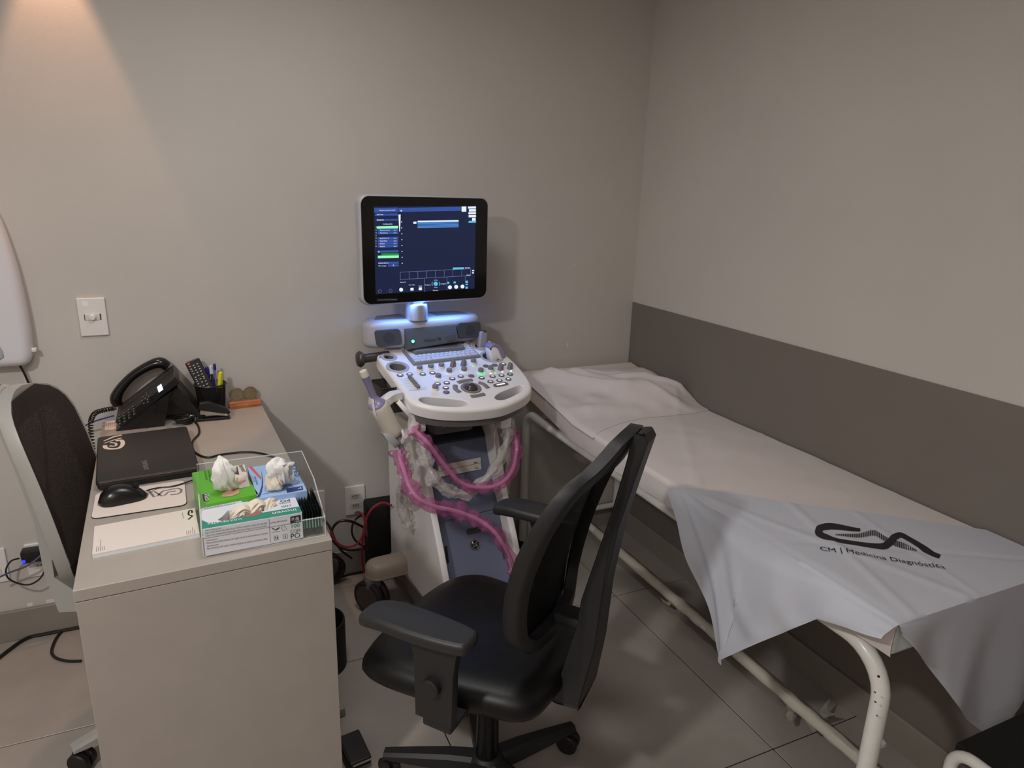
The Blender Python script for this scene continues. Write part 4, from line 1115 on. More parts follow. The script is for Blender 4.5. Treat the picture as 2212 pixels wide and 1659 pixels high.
tube(bm, pts, [0.0185+0.0045*noise.noise(Vector((i*0.33, 3, 0))) for i in range(66)], 12, rfn=lambda i, k, p: 1+0.14*noise.noise(Vector((math.cos(k*0.52)*2, math.sin(k*0.52)*2, i*0.35+0.12*k))))
put('plastic_wrap', bm, mat('wrap_white', (206, 200, 186), 0.32, bump=0.3, bs=60), bed)
def rag(px, seed):
    P = [hp((u, v), (SX-0.006, 0, 0), (1, 0, 0)) if False else hz(u, v, SZ-0.03) for u, v in px]
    c_ = sum(P, Vector())/len(P); bm = B()
    vs = [bm.verts.new(p-bo+Vector((0, 0, 0.014*noise.noise(Vector((i*1.7, seed, 0)))))) for i, p in enumerate(P)]
    f = bm.faces.new(vs); bmesh.ops.triangulate(bm, faces=[f]); bmesh.ops.solidify(bm, geom=bm.faces[:], thickness=0.0008)
    put('torn_plastic', bm, mat('wrap_torn', (176, 170, 158), 0.5), bed, sm=False)
rag([(1708, 1521), (1722, 1524), (1714, 1541), (1711, 1556), (1701, 1559), (1697, 1545), (1704, 1536), (1698, 1527)], 1)
rag([(1770, 1538), (1781, 1522), (1794, 1508), (1787, 1528), (1788, 1538), (1812, 1541), (1792, 1548), (1775, 1552)], 2)
rag([(1426, 1291), (1440, 1298), (1452, 1303), (1446, 1308), (1432, 1300)], 3)
rag([(1480, 1303), (1490, 1300), (1488, 1306)], 4)
rag([(1740, 1553), (1757, 1570), (1764, 1580), (1756, 1578), (1745, 1566)], 5)
bm = B()
for (u, v, r_) in ((1899, 1462, 0.0024), (1891, 1496, 0.0013), (1892, 1517, 0.0014), (1896, 1547, 0.0011)):
    p = hp((u, v), (XA, 0.76-0.0182, 0), (0, 1, 0))
    lathe(bm, [(r_, -0.003), (r_, 0.0006)], 8, frame(p-bo, (1, 0, 0), (0, 0, 1)))
put('paint_chips', bm, m_chip, bed, sm=False)
p = hp((1900, 1607), (XA+0.020, 0.775, 0), (0, 1, 0))
put('bolt', lathe(B(), [(0.0085, -0.010), (0.0085, 0.014), (0.006, 0.016)], 6, frame(p-bo+Vector((0.0, 0, 0)), (0, 0, 1), (0, 1, 0))), m_tubew, bed, sm=False)
# mattress in two sections, the head one raised
def mat_box(y0, y1, z0a, z0b, th):
    bm = B(); r = bmesh.ops.create_cube(bm, size=1.0)
    for v in r['verts']:
        x = X0 if v.co.x < 0 else X1; yy = y0 if v.co.y < 0 else y1; zt = z0a if v.co.y < 0 else z0b
        v.co = Vector((x, yy, zt if v.co.z > 0 else zt-th))-bo
    bmesh.ops.bevel(bm, geom=bm.edges[:], offset=0.012, segments=3, profile=0.5, affect='EDGES')
    return bm
put('mattress', mat_box(Y0, YH-0.002, ZT, ZT, 0.075), mat('mattress_white', (222, 226, 224), 0.4), bed)
put('head_mattress', mat_box(YH, Y1, ZT+0.002, ZHD, 0.085), m_vin, bed)
put('corner_seam', tube(B(), bp([(X0-0.001, Y0-0.001, 0.725), (X0-0.002, Y0-0.002, 0.70), (X0-0.001, Y0-0.001, 0.672)]), 0.0018, 6), mat('seam_grey', (170, 172, 170), 0.5), bed)

# ------------------------------------------------------------------ sheets
m_sheet = mat('sheet_white', (216, 206, 202), 0.75, var=0.012, vs=6)
m_drape = mat('drape_white', (196, 197, 206), 0.8, var=0.012, vs=6)
def nz(x, y, s, sd=0.0): return noise.noise(Vector((x*s+sd, y*s-sd, sd)))
def bed_z(y):
    return ZT if y <= YH else ZT+(ZHD-ZT)*(y-YH)/(Y1-YH)
def crease(x, y, px, py, a, w): # a straight fold through (px, py) at the angle a
    d = -(x-px)*math.sin(a)+(y-py)*math.cos(a); return math.exp(-(d/w)**2)
# fitted paper: covers the top and the near side
def base_h(x, y):
    e = max(0, min(1, (x-X0+0.004)/0.05))
    k = 0.0035*nz(x, y, 5, 1)+0.002*nz(x, y, 13, 7)+0.003*crease(x, y, 1.45, 1.75, 1.0, 0.012)+0.002*crease(x, y, 1.4, 1.5, 0.5, 0.01)
    return bed_z(y)+0.0045-0.002*(1-e)+max(-0.001, k)*e
def base_sheet(u, v):
    y = Y0-0.002+(2.235-Y0)*v
    L_ = (X1-X0)+0.074
    s = u*L_
    if s < 0.074:       # hanging near side
        dz = 0.074-s
        bul = 0.004*nz(y, dz*6, 9, 2)*(dz/0.07)+0.0015*nz(y*3, dz*10, 22, 5)
        return Vector((X0-0.0045-bul*0.8-0.002*math.sin(dz/0.074*PI), y, bed_z(y)+0.003-dz))
    x = X0-0.004+(s-0.074)
    e = min(1, (x-X0+0.004)/0.05)
    return Vector((min(x, X1-0.002), y, base_h(x, y)))
tag(put('bed_paper', sheet(base_sheet, 44, 110), m_sheet, angle=80), 'white paper covering the middle of the examination bed', 'sheet')
# crumpled sheet at the head
def head_sheet(u, v):
    ya = 1.86+0.14*u+0.04*math.sin(5*u)
    y = ya+(2.44-0.05*max(0, u-0.75)*4-ya)*v
    L_ = (X1-X0)+0.03; x = X0-0.012+L_*u
    z = base_h(x, y)+0.0008+0.0015*min(1, v*8)
    fade = min(1, v*3.2)*min(1, (1-v)*6+0.25)*min(1, u*5+0.12)*min(1, (1-u)*9+0.25)
    puff = 0.048*math.exp(-((x-1.58)/0.17)**2-((y-2.15)/0.20)**2)
    cr = 0.016*crease(x, y, 1.36, 2.24, -0.9, 0.035)+0.013*crease(x, y, 1.50, 2.12, -0.75, 0.03)+0.012*crease(x, y, 1.60, 2.02, -0.8, 0.028)+0.010*crease(x, y, 1.30, 2.06, -0.35, 0.03)
    wob = 0.013*nz(x, y, 7, 3)+0.009*nz(x, y, 14, 9)
    cr += 0.012*crease(x, y, 1.42, 2.30, -1.0, 0.018)+0.010*crease(x, y, 1.55, 2.26, -0.85, 0.016)+0.009*crease(x, y, 1.62, 2.16, -0.7, 0.014)
    z += fade*(puff+1.15*cr+max(-0.006, wob)+0.004)
    if u < 0.03: z -= (0.03-u)*0.3
    return Vector((min(x, X1), y, z))
tag(put('head_sheet', sheet(head_sheet, 70, 80), m_sheet, angle=80), 'crumpled white sheet spread over the head of the bed', 'sheet')
# printed drape over the foot: (a) the top, (b) near hanging flap, (c) hanging foot flap
def drape_h(x, y):
    k = 0.003*nz(x, y, 5, 4)+0.0035*crease(x, y, 1.33, 1.08, 1.25, 0.010)+0.003*crease(x, y, 1.24, 1.15, 1.9, 0.012)-0.002*crease(x, y, 1.42, 0.93, 2.6, 0.010)+0.0025*crease(x, y, 1.47, 1.00, 1.35, 0.006)
    return ZT+0.0105+max(-0.002, k)
ya_line = lambda x: 1.41-(x-1.159)*(1.41-0.905)/(1.733-1.159)
NX, NY = 60, 60
def drape_top(u, v):
    x = X0-0.006+(X1-X0+0.004)*u
    yt = ya_line(x)+0.012*nz(x, 0, 6, 2)
    y = Y0-0.007+(yt-Y0+0.007)*v
    z = drape_h(x, y); e = min(1, u*22)*min(1, v*14+0.4)
    if v < 0.02: z -= 0.002
    return Vector((x, y, ZT+0.006+(z-ZT-0.006)*max(0.35, e)))
bm = B()
def grid_into(bm, fn, nu, nv):
    g = [[bm.verts.new(fn(i/nu, j/nv)) for j in range(nv+1)] for i in range(nu+1)]
    for i in range(nu):
        for j in range(nv): bm.faces.new((g[i][j], g[i+1][j], g[i+1][j+1], g[i][j+1]))
grid_into(bm, drape_top, NX, NY)
# near flap: hangs from the near edge, v along the edge from the foot to the start of the fold, u downwards
cA = hz(1640, 1440, 0.385); cB = Vector((1.155, 0.99, 0.36))
hem = lambda v: 0.722-0.057*v/0.2 if v < 0.2 else 0.665-0.29*((v-0.2)/0.36) if v < 0.56 else 0.375+(0.735-0.375)*((v-0.56)/0.44)**1.1
def near_flap(u, v):
    top = drape_top(0, v)
    y = top.y; lowz = hem(v)
    d = (top.z-lowz)*u
    z = top.z-d
    fold = 0.010*math.sin(v*15+0.6*u)*u+0.012*nz(v*3, u, 2.2, 3)*u+0.006*math.sin(v*31+1.5)*u
    yy = y+ (0.03*u*(1 if v < 0.56 else 0.3))*math.sin(v*3)
    k_ = min(1, u*6)
    fold += 0.010*u*(crease(v, u, 0.72, 0.6, 2.05, 0.035)+crease(v, u, 0.52, 0.6, 1.9, 0.03)+crease(v, u, 0.35, 0.6, 1.75, 0.03)-crease(v, u, 0.62, 0.5, 2.0, 0.04))
    return Vector((top.x-k_*(0.004+0.030*u+fold*0.9+0.006*math.sin(PI*u)), yy, z))
grid_into(bm, near_flap, 30, NY)
# foot flap
def foot_flap(u, v):
    vx = v
    top = drape_top(vx, 0)
    lowz = 0.725-0.075*v/0.12 if v < 0.12 else 0.65-0.30*(v-0.12)/0.58 if v < 0.70 else 0.35+0.12*((v-0.70)/0.30)
    d = (top.z-lowz)*u
    fold = 0.009*math.sin(v*17+0.5)*u+0.008*nz(v*4, u, 2.0, 8)*u
    return Vector((top.x+0.012*u*math.sin(v*9), top.y-min(1, u*6)*(0.002+0.004*u+0.8*fold), top.z-d))
grid_into(bm, foot_flap, 30, NX)
bmesh.ops.remove_doubles(bm, verts=bm.verts[:], dist=0.0006)
drape = put('printed_drape', bm, m_drape, None, angle=80)
tag(drape, 'white drape printed with a black clinic sign, hanging over the foot of the bed', 'sheet')
# the print follows the cloth
def on_drape(u, v):
    p = hz(u, v, ZT+0.011); return (p.x, p.y, drape_h(p.x, p.y)+0.0016)
bm = B()
def cloth_stroke(px, w):
    P = catmull([(a, b, 0) for a, b in px], 6); Wd = [q[0] for q in catmull([(a, 0, 0) for a in w], 6)]
    L_, R_ = [], []
    for i, p in enumerate(P):
        t_ = (P[min(i+1, len(P)-1)]-P[max(i-1, 0)]).normalized(); q = Vector((-t_.y, t_.x, 0))
        L_.append(bm.verts.new(on_drape(*(p+q*Wd[i]/2).xy))); R_.append(bm.verts.new(on_drape(*(p-q*Wd[i]/2).xy)))
    for i in range(len(P)-1): bm.faces.new((R_[i], R_[i+1], L_[i+1], L_[i]))
cloth_stroke([(1858, 1145), (1838, 1143), (1800, 1138), (1778, 1140), (1768, 1149), (1773, 1158), (1795, 1166), (1840, 1173), (1885, 1179), (1908, 1180), (1922, 1172), (1934, 1160), (1946, 1156), (1962, 1164), (1985, 1178), (2010, 1194), (2030, 1203)],
             [6, 9, 13, 15, 16, 12, 9, 7, 9, 13, 16, 15, 11, 10, 11, 12, 10])
for i in range(45):
    u = i/44; x = 1806+172*u
    yc = 1156+u*9+ (-9*math.exp(-((u-0.47)/0.13)**2)) + 24*max(0, u-0.5)/0.5
    h = (3+9*min(1, u/0.4))*(1 if u < 0.75 else max(0.4, 1-(u-0.75)*2.2))
    hh_ = h/2
    vs = [bm.verts.new(on_drape(*q)) for q in ((x-1.1, yc-hh_), (x+1.1, yc-hh_), (x+1.1, yc+hh_), (x-1.1, yc+hh_))]
    bm.faces.new(vs)
a, b = Vector(on_drape(1771, 1190)), Vector(on_drape(2043, 1231)); dd = b-a; dd.z = 0
up = Vector((-dd.y, dd.x, 0)).normalized()
tb_ = text_bm('CM | Medicina Diagnóstica', 1.0); xs = max(v.co.x for v in tb_.verts); k_ = dd.length/xs
for v in tb_.verts:
    p = a+dd*(v.co.x/xs)+up*(v.co.y*k_*1.12); v.co = Vector((p.x, p.y, drape_h(p.x, p.y)+0.0022))
me_ = bpy.data.meshes.new('tmp'); tb_.to_mesh(me_); tb_.free(); bm.from_mesh(me_); bpy.data.meshes.remove(me_)
put('printed_sign', bm, m_ink, drape, sm=False)

# ------------------------------------------------------------------ step stool at the foot of the bed
st0 = hz(2008, 1612, 0.42)
sx_, sy_ = 1.355, 0.680
stool = thing('step_stool', 'white tubular step stool with black treads at the foot of the bed', 'step stool', (sx_, sy_, 0))
for x in (0.0, 0.31):
    pts = [(x, 0, 0.015), (x, 0, 0.20), (x, 0, 0.385)]
    for k in range(1, 7): a = PI/2*k/6; pts.append((x, -0.04*(1-math.cos(a)), 0.385+0.04*math.sin(a)))
    pts += [(x, -0.12, 0.425), (x, -0.22, 0.425)]
    for k in range(1, 7): a = PI/2*k/6; pts.append((x, -0.22-0.04*math.sin(a), 0.425-0.04*(1-math.cos(a))))
    pts += [(x, -0.26, 0.24), (x, -0.30, 0.215), (x, -0.47, 0.21), (x, -0.50, 0.17), (x, -0.50, 0.015)]
    put('side_frame', tube(B(), pts, 0.0125, 12), m_tubew, stool)
    for y in (0, -0.50): put('rubber_foot', lathe(B(), [(0.016, 0), (0.016, 0.03)], 14, T((x, y, 0))), m_blackm, stool)
m_rub = mat('rubber_tread', (14, 13, 13), 0.75, bump=0.2, bs=160)
put('tread', bx((0.014, -0.255, 0.405), (0.296, 0.008, 0.428), 0.004), m_rub, stool)
put('tread', bx((0.014, -0.49, 0.195), (0.296, -0.27, 0.216), 0.004), m_rub, stool)
# ================================================================== ultrasound machine
mc_ = thing('ultrasound_machine', 'white and blue ultrasound machine with lit monitor, on casters by the wall', 'ultrasound machine', (0.755, 2.15, 0), math.radians(5))
MW = wm(mc_); MWI = MW.inverted(); MR = MW.to_3x3()
def mlv(u, v, y): return MWI @ hp((u, v), MW @ Vector((0, y, 0)), MR @ Vector((0, 1, 0)))
def mlx(u, v, x): return MWI @ hp((u, v), MW @ Vector((x, 0, 0)), MR @ Vector((1, 0, 0)))
def mlz(u, v, z): return MWI @ hz(u, v, z)
m_uw = mat('machine_white', (242, 237, 235), 0.35)
m_ug = mat('machine_grey', (112, 108, 108), 0.45)
m_ul = mat('machine_silver', (178, 175, 180), 0.35)
m_ub = mat('machine_blue', (104, 110, 132), 0.5, bump=0.08, bs=700)
m_udk = mat('machine_charcoal', (62, 64, 72), 0.5)
m_grey = mat('control_grey', (128, 122, 120), 0.45)
m_silver = mat('brushed_silver', (200, 200, 206), 0.3, 0.7)
MYZ = Matrix(((0, 0, 1, 0), (1, 0, 0, 0), (0, 1, 0, 0), (0, 0, 0, 1)))     # outline (y, z) pushed along x
# body
side = [(0.255, 0.130), (0.262, 0.60), (0.245, 0.68), (0.17, 0.735), (0.05, 0.745), (-0.03, 0.730), (-0.065, 0.69), (-0.10, 0.60), (-0.150, 0.49), (-0.215, 0.375), (-0.262, 0.28), (-0.290, 0.18), (-0.292, 0.130)]
for x0, x1 in ((-0.142, -0.118), (0.132, 0.156)):
    put('side_panel', prism(B(), side, x0, x1, 0.006, 2, bev_bottom=True, M=MYZ), m_uw, mc_, angle=35)
core = [(0.25, 0.135), (0.25, 0.66), (0.05, 0.715), (-0.005, 0.665), (-0.022, 0.625), (-0.236, 0.185), (-0.24, 0.14)]
put('core', prism(B(), core, -0.1175, 0.1315, 0.0, M=MYZ), m_ub, mc_, sm=False)
fo = Vector((0, -0.022, 0.625)); fup = Vector((0, 0.214, 0.44)).normalized(); FN = Vector((0, -fup.z, fup.y))
FP = frame(fo, (1, 0, 0), fup)                  # sloping front: x across, y up the slope, z out
FPI = FP.inverted()
def fpn(u, v): q = FPI @ (MWI @ hp((u, v), MW @ fo, MR @ FN)); return (q.x, q.y)
def fpart(name, pts, m, z0=0.0005, z1=0.004, bev=0.0, par=None, **k):
    bm = prism(B(), pts, z0, z1, bev); bm.transform(FP); return put(name, bm, m, par or mc_, **k)
def clampx(L_): return [(max(-0.115, min(0.129, x)), y) for x, y in L_]
put('top_cover', prism(B(), [(0.249, 0.662), (0.05, 0.718), (-0.008, 0.668), (-0.008, 0.674), (0.05, 0.726), (0.249, 0.670)], -0.1165, 0.1305, 0, M=MYZ), mat('machine_night', (48, 50, 58), 0.45), mc_, sm=False)
fpart('upper_bay', clampx([fpn(947, 1036), fpn(1048, 1012), fpn(1073, 1098), fpn(966, 1124)]), m_ub, 0.0005, 0.005, 0.002)
fpart('lower_door', clampx([(-0.114, -0.475), (0.128, -0.475), (0.128, fpn(1082, 1104)[1]), (-0.114, fpn(946, 1132)[1])]), m_ub, 0.0005, 0.008, 0.002)
lowd = 0.008
dr = fpart('disc_drive', [fpn(946, 1006), fpn(1037, 988), fpn(1039, 1014), fpn(949, 1031)], mat('drive_beige', (206, 200, 190), 0.4), 0.0005, 0.006, 0.001)
bm = B(); stroke(bm, [fpn(947, 1019), fpn(1038, 1000)], 0.0016, 0.0064, FP); stroke(bm, [fpn(1022, 1000.5), fpn(1030, 999)], 0.005, 0.0064, FP); stroke(bm, [fpn(956, 1013), fpn(966, 1011)], 0.003, 0.0064, FP)
put('drive_print', bm, m_ug, dr, sm=False)
bm = tube(B(), [FP @ Vector((*fpn(1028+3.2*math.cos(a), 1011+2.2*math.sin(a)), 0.0066)) for a in [2*PI*i/14 for i in range(14)]], 0.0008, 5, closed=True)
put('eject_button', bm, m_ug, dr)
pt = fpart('port_recess', capsule(fpn(1011, 1149), fpn(1032, 1143), 0.011), m_udk, lowd, lowd+0.0012)
for u, v in ((1009, 1147.5), (1017, 1145), (1025, 1142.5)):
    bm = prism(B(), circle(*fpn(u, v), 0.0028, 10), lowd+0.001, lowd+0.0022); bm.transform(FP); put('port', bm, m_dark, pt, sm=False)
lg = fpart('maker_badge', circle(*fpn(1023.5, 1176.5), 0.0185, 32), m_black, lowd, lowd+0.003, 0.001)
cxl, cyl_ = fpn(1023.5, 1176.5)
bm = tube(B(), [FP @ Vector((cxl+0.0165*math.cos(2*PI*i/32), cyl_+0.0165*math.sin(2*PI*i/32), lowd+0.0032)) for i in range(32)], 0.0010, 6, closed=True)
for k in range(4):
    a0 = PI/4+PI/2*k
    tube(bm, [FP @ Vector((cxl+(0.0135-0.004*t_)*math.cos(a0-0.35+0.7*t_), cyl_+(0.0135-0.004*t_)*math.sin(a0-0.35+0.7*t_), lowd+0.0032)) for t_ in [i/6 for i in range(7)]], 0.0006, 5)
put('badge_ring', bm, m_silver, lg)
lettering('GE', 0.017, FP @ T((cxl, cyl_-0.006, lowd+0.0034)), m_silver, lg, 'CENTER', sx=0.85)
fpart('vent_slot', [fpn(958, 1180), fpn(964, 1179), fpn(968, 1216), fpn(963, 1218)], m_dark, lowd, lowd+0.0006, sm=False)
fpart('side_latch', clampx([fpn(1079, 1170), fpn(1084, 1170), fpn(1090, 1208), fpn(1085, 1208)]), m_udk, lowd, lowd+0.001, sm=False)
p = [MWI @ hp(q_, MW @ Vector((0, 0.05, 0.7245)), MR @ Vector((0, 0.056, 0.2))) for q_ in ((948, 920), (974, 913), (979, 919), (953, 925))]
bm = B(); poly(bm, [(q_.x, q_.y, q_.z+0.0006) for q_ in p]); put('top_label', bm, m_ug, mc_, sm=False)
# base and casters
put('base_frame', bx((-0.145, -0.285, 0.055), (0.158, 0.255, 0.127), 0.012), m_ug, mc_)
put('edge_strip', bx((-0.146, -0.287, 0.1275), (-0.1425, 0.255, 0.1385), 0.001), m_silver, mc_)
m_beige = mat('caster_beige', (176, 160, 146), 0.45)
m_tire = mat('caster_tire', (40, 32, 30), 0.55)
for (x, y, da) in ((-0.268, 0.112, 0.55), (0.27, 0.112, -0.5), (-0.20, -0.235, 0.3), (0.215, -0.235, -0.3)):
    s = -1 if x < 0 else 1
    cov = put('caster_cover', prism(B(), capsule((s*0.12, y+0.004), (x-s*0.026, y+0.004), 0.046, 8), 0.150, 0.200, 0.026, 4) if y > 0 else prism(B(), capsule((s*0.10, y), (x, y), 0.034, 8), 0.12, 0.145, 0.012, 3), m_beige if y > 0 else m_ug, mc_, angle=60)
    put('cover_lip', prism(B(), capsule((s*0.12, y+0.004), (x-s*0.026, y+0.004), 0.0475, 8), 0.143 if y > 0 else 0.113, 0.1495 if y > 0 else 0.1195, 0.001), m_beige if y > 0 else m_ug, cov)
    d = Vector((math.cos(da), math.sin(da), 0))
    wf = frame((x, y, 0.0655), Vector((0, 0, 1)), Vector((0, 0, 1)).cross(d)*-1)
    bm = B()
    for o_ in (-0.017, 0.017):
        lathe(bm, [(0.018, o_-0.012), (0.060, o_-0.012), (0.0655, o_-0.007), (0.0655, o_+0.007), (0.060, o_+0.012), (0.018, o_+0.012)], 32, wf)
    put('caster_wheel', bm, m_tire, cov)
    bm = lathe(B(), [(0.006, -0.033), (0.045, -0.0315), (0.048, -0.029)], 28, wf); put('wheel_disc', bm, mat('caster_grey', (74, 64, 60), 0.5), cov)
    put('wheel_hood', bx((x-0.026, y-0.028, 0.10), (x+0.03, y+0.028, 0.142 if y > 0 else 0.119), 0.010), m_ug, cov)
# column and tray under the console
put('column', bx((-0.075, -0.02, 0.70), (0.085, 0.16, 0.905), 0.02), m_ug, mc_)
put('column_arm', bx((-0.10, 0.10, 0.86), (0.11, 0.20, 0.985), 0.02), m_ug, mc_)

# ------------------------------------------------------------------ console
co = Vector((0, -0.25, 0.86)); cup_ = Vector((0, 1, 0.27)).normalized(); CN = Vector((0, -cup_.z, cup_.y))
CM = frame(co, (1, 0, 0), cup_); CMI = CM.inverted()
def cn(u, v, d=0.0):
    q = CMI @ (MWI @ hp((u, v), MW @ (co+CN*d), MR @ CN)); return (q.x, q.y)
def cpart(name, bm, m, par=None, **k):
    bm.transform(CM); return put(name, bm, m, par or mc_, **k)
def orient(pts): return pts if area2(pts) > 0 else list(reversed(pts))
h1, h2, h3, h4 = cn(840, 771.5), cn(859, 793), cn(1040, 749), cn(1062, 771)
R1, R2, R3, R4 = 0.0185, 0.0290, 0.025, 0.0345
OL = -0.016
def arc(c, r, a0, a1, n=14): return [(c[0]+r*math.cos(a0+(a1-a0)*k/n), c[1]+r*math.sin(a0+(a1-a0)*k/n)) for k in range(n+1)]
ctl = lambda L_: [cn(u, v, OL) for u, v in L_]
left_top = ctl([(872, 757), (850, 757), (829, 761), (818, 767)])
n1a, n1b = cn(813, 775, OL), cn(817, 783, OL)
n2a, n2b = cn(826, 796, OL), cn(833, 806, OL)
left_mid = [n1a]+arc(h1, R1, math.radians(160), math.radians(-160))+[n1b]
left_mid2 = [n2a]+arc(h2, R2, math.radians(160), math.radians(-158), 18)+[n2b]
front_ = [tuple(p)[:2] for p in catmull([(*q, 0) for q in ctl([(838, 812), (858, 839), (877, 866), (891, 879), (919, 888), (950, 893), (990, 895), (1038, 893), (1088, 885), (1126, 869), (1143, 857), (1148, 846), (1144, 832), (1130, 811), (1108, 787), (1088, 770)])], 4)]
back_ = ctl([(1074, 757), (1060, 747), (1040, 741), (1012, 738)])
outline = ctl([(872, 757), (850, 757), (829, 761), (818, 767), (813, 776), (818, 786), (826, 797), (838, 812)])+front_[1:]+back_
slot1 = [tuple(p)[:2] for p in catmull([(*cn(u, v), 0) for u, v in [(905, 863), (916, 857), (950, 859), (990, 863), (1008, 867), (1009, 874), (990, 878), (950, 877), (920, 872)]], 4, True)]
slot2 = [tuple(p)[:2] for p in catmull([(*cn(u, v), 0) for u, v in [(1069, 857), (1080, 848), (1102, 839), (1122, 832), (1131, 835), (1126, 845), (1108, 855), (1088, 863), (1074, 863)]], 4, True)]
outline = orient(outline)
holes = [slot1, slot2, circle(*h1, R1, 24), circle(*h2, R2, 28), circle(*h3, R3, 24), circle(*h4, R4, 24)]
bm = prism(B(), outline, -0.040, 0.0, 0.012, 3, holes=[orient(h) for h in holes], hole_bev=0.003)
cpart('console_top', bm, m_uw, angle=50)
plain = orient(ctl([(872, 757), (850, 757), (829, 761), (818, 767), (814, 776), (820, 787), (828, 799), (838, 812)])+front_[1:]+back_)
cpart('console_skirt', prism(B(), offset(plain, 0.010), -0.070, -0.0405, 0.0, holes=[orient(slot1), orient(slot2)]), m_ug, angle=50)
for c_, r_ in ((h1, R1), (h2, R2), (h3, R3), (h4, R4)):
    bm = B(); lathe(bm, [(r_-0.0005, -0.002), (r_-0.002, -0.030), (r_-0.004, -0.058), (0.001, -0.060)], 28, T((c_[0], c_[1], 0)), cap=False)
    cpart('holder_cup', bm, m_grey)
    if r_ in (R1, R2):
        e_ = cn(815, 779, OL) if r_ == R1 else cn(831, 802, OL); dv = (Vector(e_)-Vector(c_)); L_ = dv.length; dv.normalize(); a_ = Vector(c_)+dv*(r_-0.003); b_ = Vector(c_)+dv*(L_-0.006); p_ = Vector((-dv.y, dv.x))*r_*0.42
        cpart('cup_notch', prism(B(), orient([tuple(a_-p_), tuple(b_-p_), tuple(b_+p_), tuple(a_+p_)]), -0.004, 0.0006), m_grey, sm=False)
    if True:
        bm = prism(B(), circle(*c_, r_+0.010, 28), 0.0002, 0.0022, 0.001, holes=[circle(*c_, r_, 28)]); cpart('cup_ring', bm, m_ul)
# keyboard
kq = [cn(890, 791), cn(1039, 773), cn(1011, 744), cn(870, 758)]
kx = (Vector(kq[1])-Vector(kq[0])); kw = (kx.length+(Vector(kq[2])-Vector(kq[3])).length)/2; ka = math.atan2(kx.y, kx.x)
kc = sum((Vector(q_) for q_ in kq), Vector((0, 0)))/4
kh = ((Vector(kq[3])-Vector(kq[0])).length+(Vector(kq[2])-Vector(kq[1])).length)/2*0.97
KM = T((kc.x, kc.y, 0)) @ Rz(ka)
bm = prism(B(), rrect(0, 0, kw, kh, 0.004), 0.0003, 0.007, 0.003); bm.transform(KM); kb = cpart('keyboard', bm, m_grey)
m_kkey = mat('keycap', (206, 204, 206), 0.45)
unit = (kw-0.016)/14.5; rowh = (kh-0.012)/6
lay = [[1.3, 1.3, 1.3, 6.0, 1, 1, 1, 1.6], [2.1]+[1]*10+[1.2, 1.2], [1.6]+[1]*11+[1.9], [1.3]+[1]*12+[1.2], [1]*13+[1.5], [1.04]*14]
kmes = {}
for r_, row in enumerate(lay):
    x = -kw/2+0.008
    tot = sum(row); sc = (kw-0.016)/tot
    for w_ in row:
        ww = w_*sc-0.0016; key = round(ww, 4)
        if key not in kmes:
            o = put('key', prism(B(), rrect(0, 0, ww, rowh-0.0018, 0.0012), 0, 0.0055, 0.0015, 2), m_kkey, kb); kmes[key] = o.data
        else:
            o = bpy.data.objects.new('key', kmes[key]); COL.objects.link(o); o.parent = kb
        Mx = CM @ KM @ T((x+ww/2+0.0008, -kh/2+0.006+rowh*(r_+0.5), 0.0068)); o.location = Mx.to_translation(); o.rotation_euler = Mx.to_euler()
        x += w_*sc
# buttons, knobs, paddles
m_lit = mat('lit_mark', (240, 244, 255), 0.4, emit=(236, 242, 255), es=0.95)
m_litg = mat('lit_green', (90, 235, 150), 0.4, emit=(70, 235, 140), es=0.9)
m_btn = mat('button_grey', (112, 106, 108), 0.4)
btn_me = lit_me = None
def place(o, x, y, z=0.0, rz=0.0):
    Mx = CM @ T((x, y, z)) @ Rz(rz); o.location = Mx.to_translation(); o.rotation_euler = Mx.to_euler()
lit = [(864.3, 811.2), (884.8, 809.2), (913, 808.8), (934, 806.2), (976.7, 818.5), (995, 813.6), (964.8, 827.7), (962.8, 838.6), (944.9, 830), (1040.3, 817), (1063.8, 813.8), (1083, 811.6), (1059.2, 825), (1078.7, 822.5), (1098, 819.7), (1087, 787)]
for (u, v) in lit+[(1017.9, 812.8), (1049.3, 791.3), (1068.2, 789.3), (964, 848), (1101.6, 809.2)]:
    if btn_me is None:
        o = put('button', prism(B(), circle(0, 0, 0.0112, 20, 0.0098), 0.0002, 0.0028, 0.0012), m_btn, mc_); btn_me = o.data
    else:
        o = bpy.data.objects.new('button', btn_me); COL.objects.link(o); o.parent = mc_
    place(o, *cn(u, v))
    if (u, v) in lit or u == 1101.6:
        if u == 1101.6:
            l_ = put('lit_symbol', prism(B(), rrect(0, 0, 0.008, 0.006, 0.002), 0.0028, 0.0031), m_litg, o, sm=False)
        elif lit_me is None:
            bm = prism(B(), rrect(-0.001, 0.0006, 0.0078, 0.0042, 0.001), 0.0028, 0.0031); prism(bm, rrect(0.0025, -0.0018, 0.005, 0.0028, 0.0008), 0.0028, 0.0031)
            l_ = put('lit_symbol', bm, m_lit, o, sm=False); lit_me = l_.data
        else:
            l_ = bpy.data.objects.new('lit_symbol', lit_me); COL.objects.link(l_); l_.parent = o
o = cpart('button', prism(B(), capsule(cn(1071, 833.5), cn(1092, 829.5), 0.0095), 0.0002, 0.0028, 0.001), m_btn)
o2 = cpart('lit_symbol', prism(B(), capsule(cn(1074, 833), cn(1089, 830), 0.003), 0.0028, 0.0031), m_lit, o, sm=False)
kn_me = None
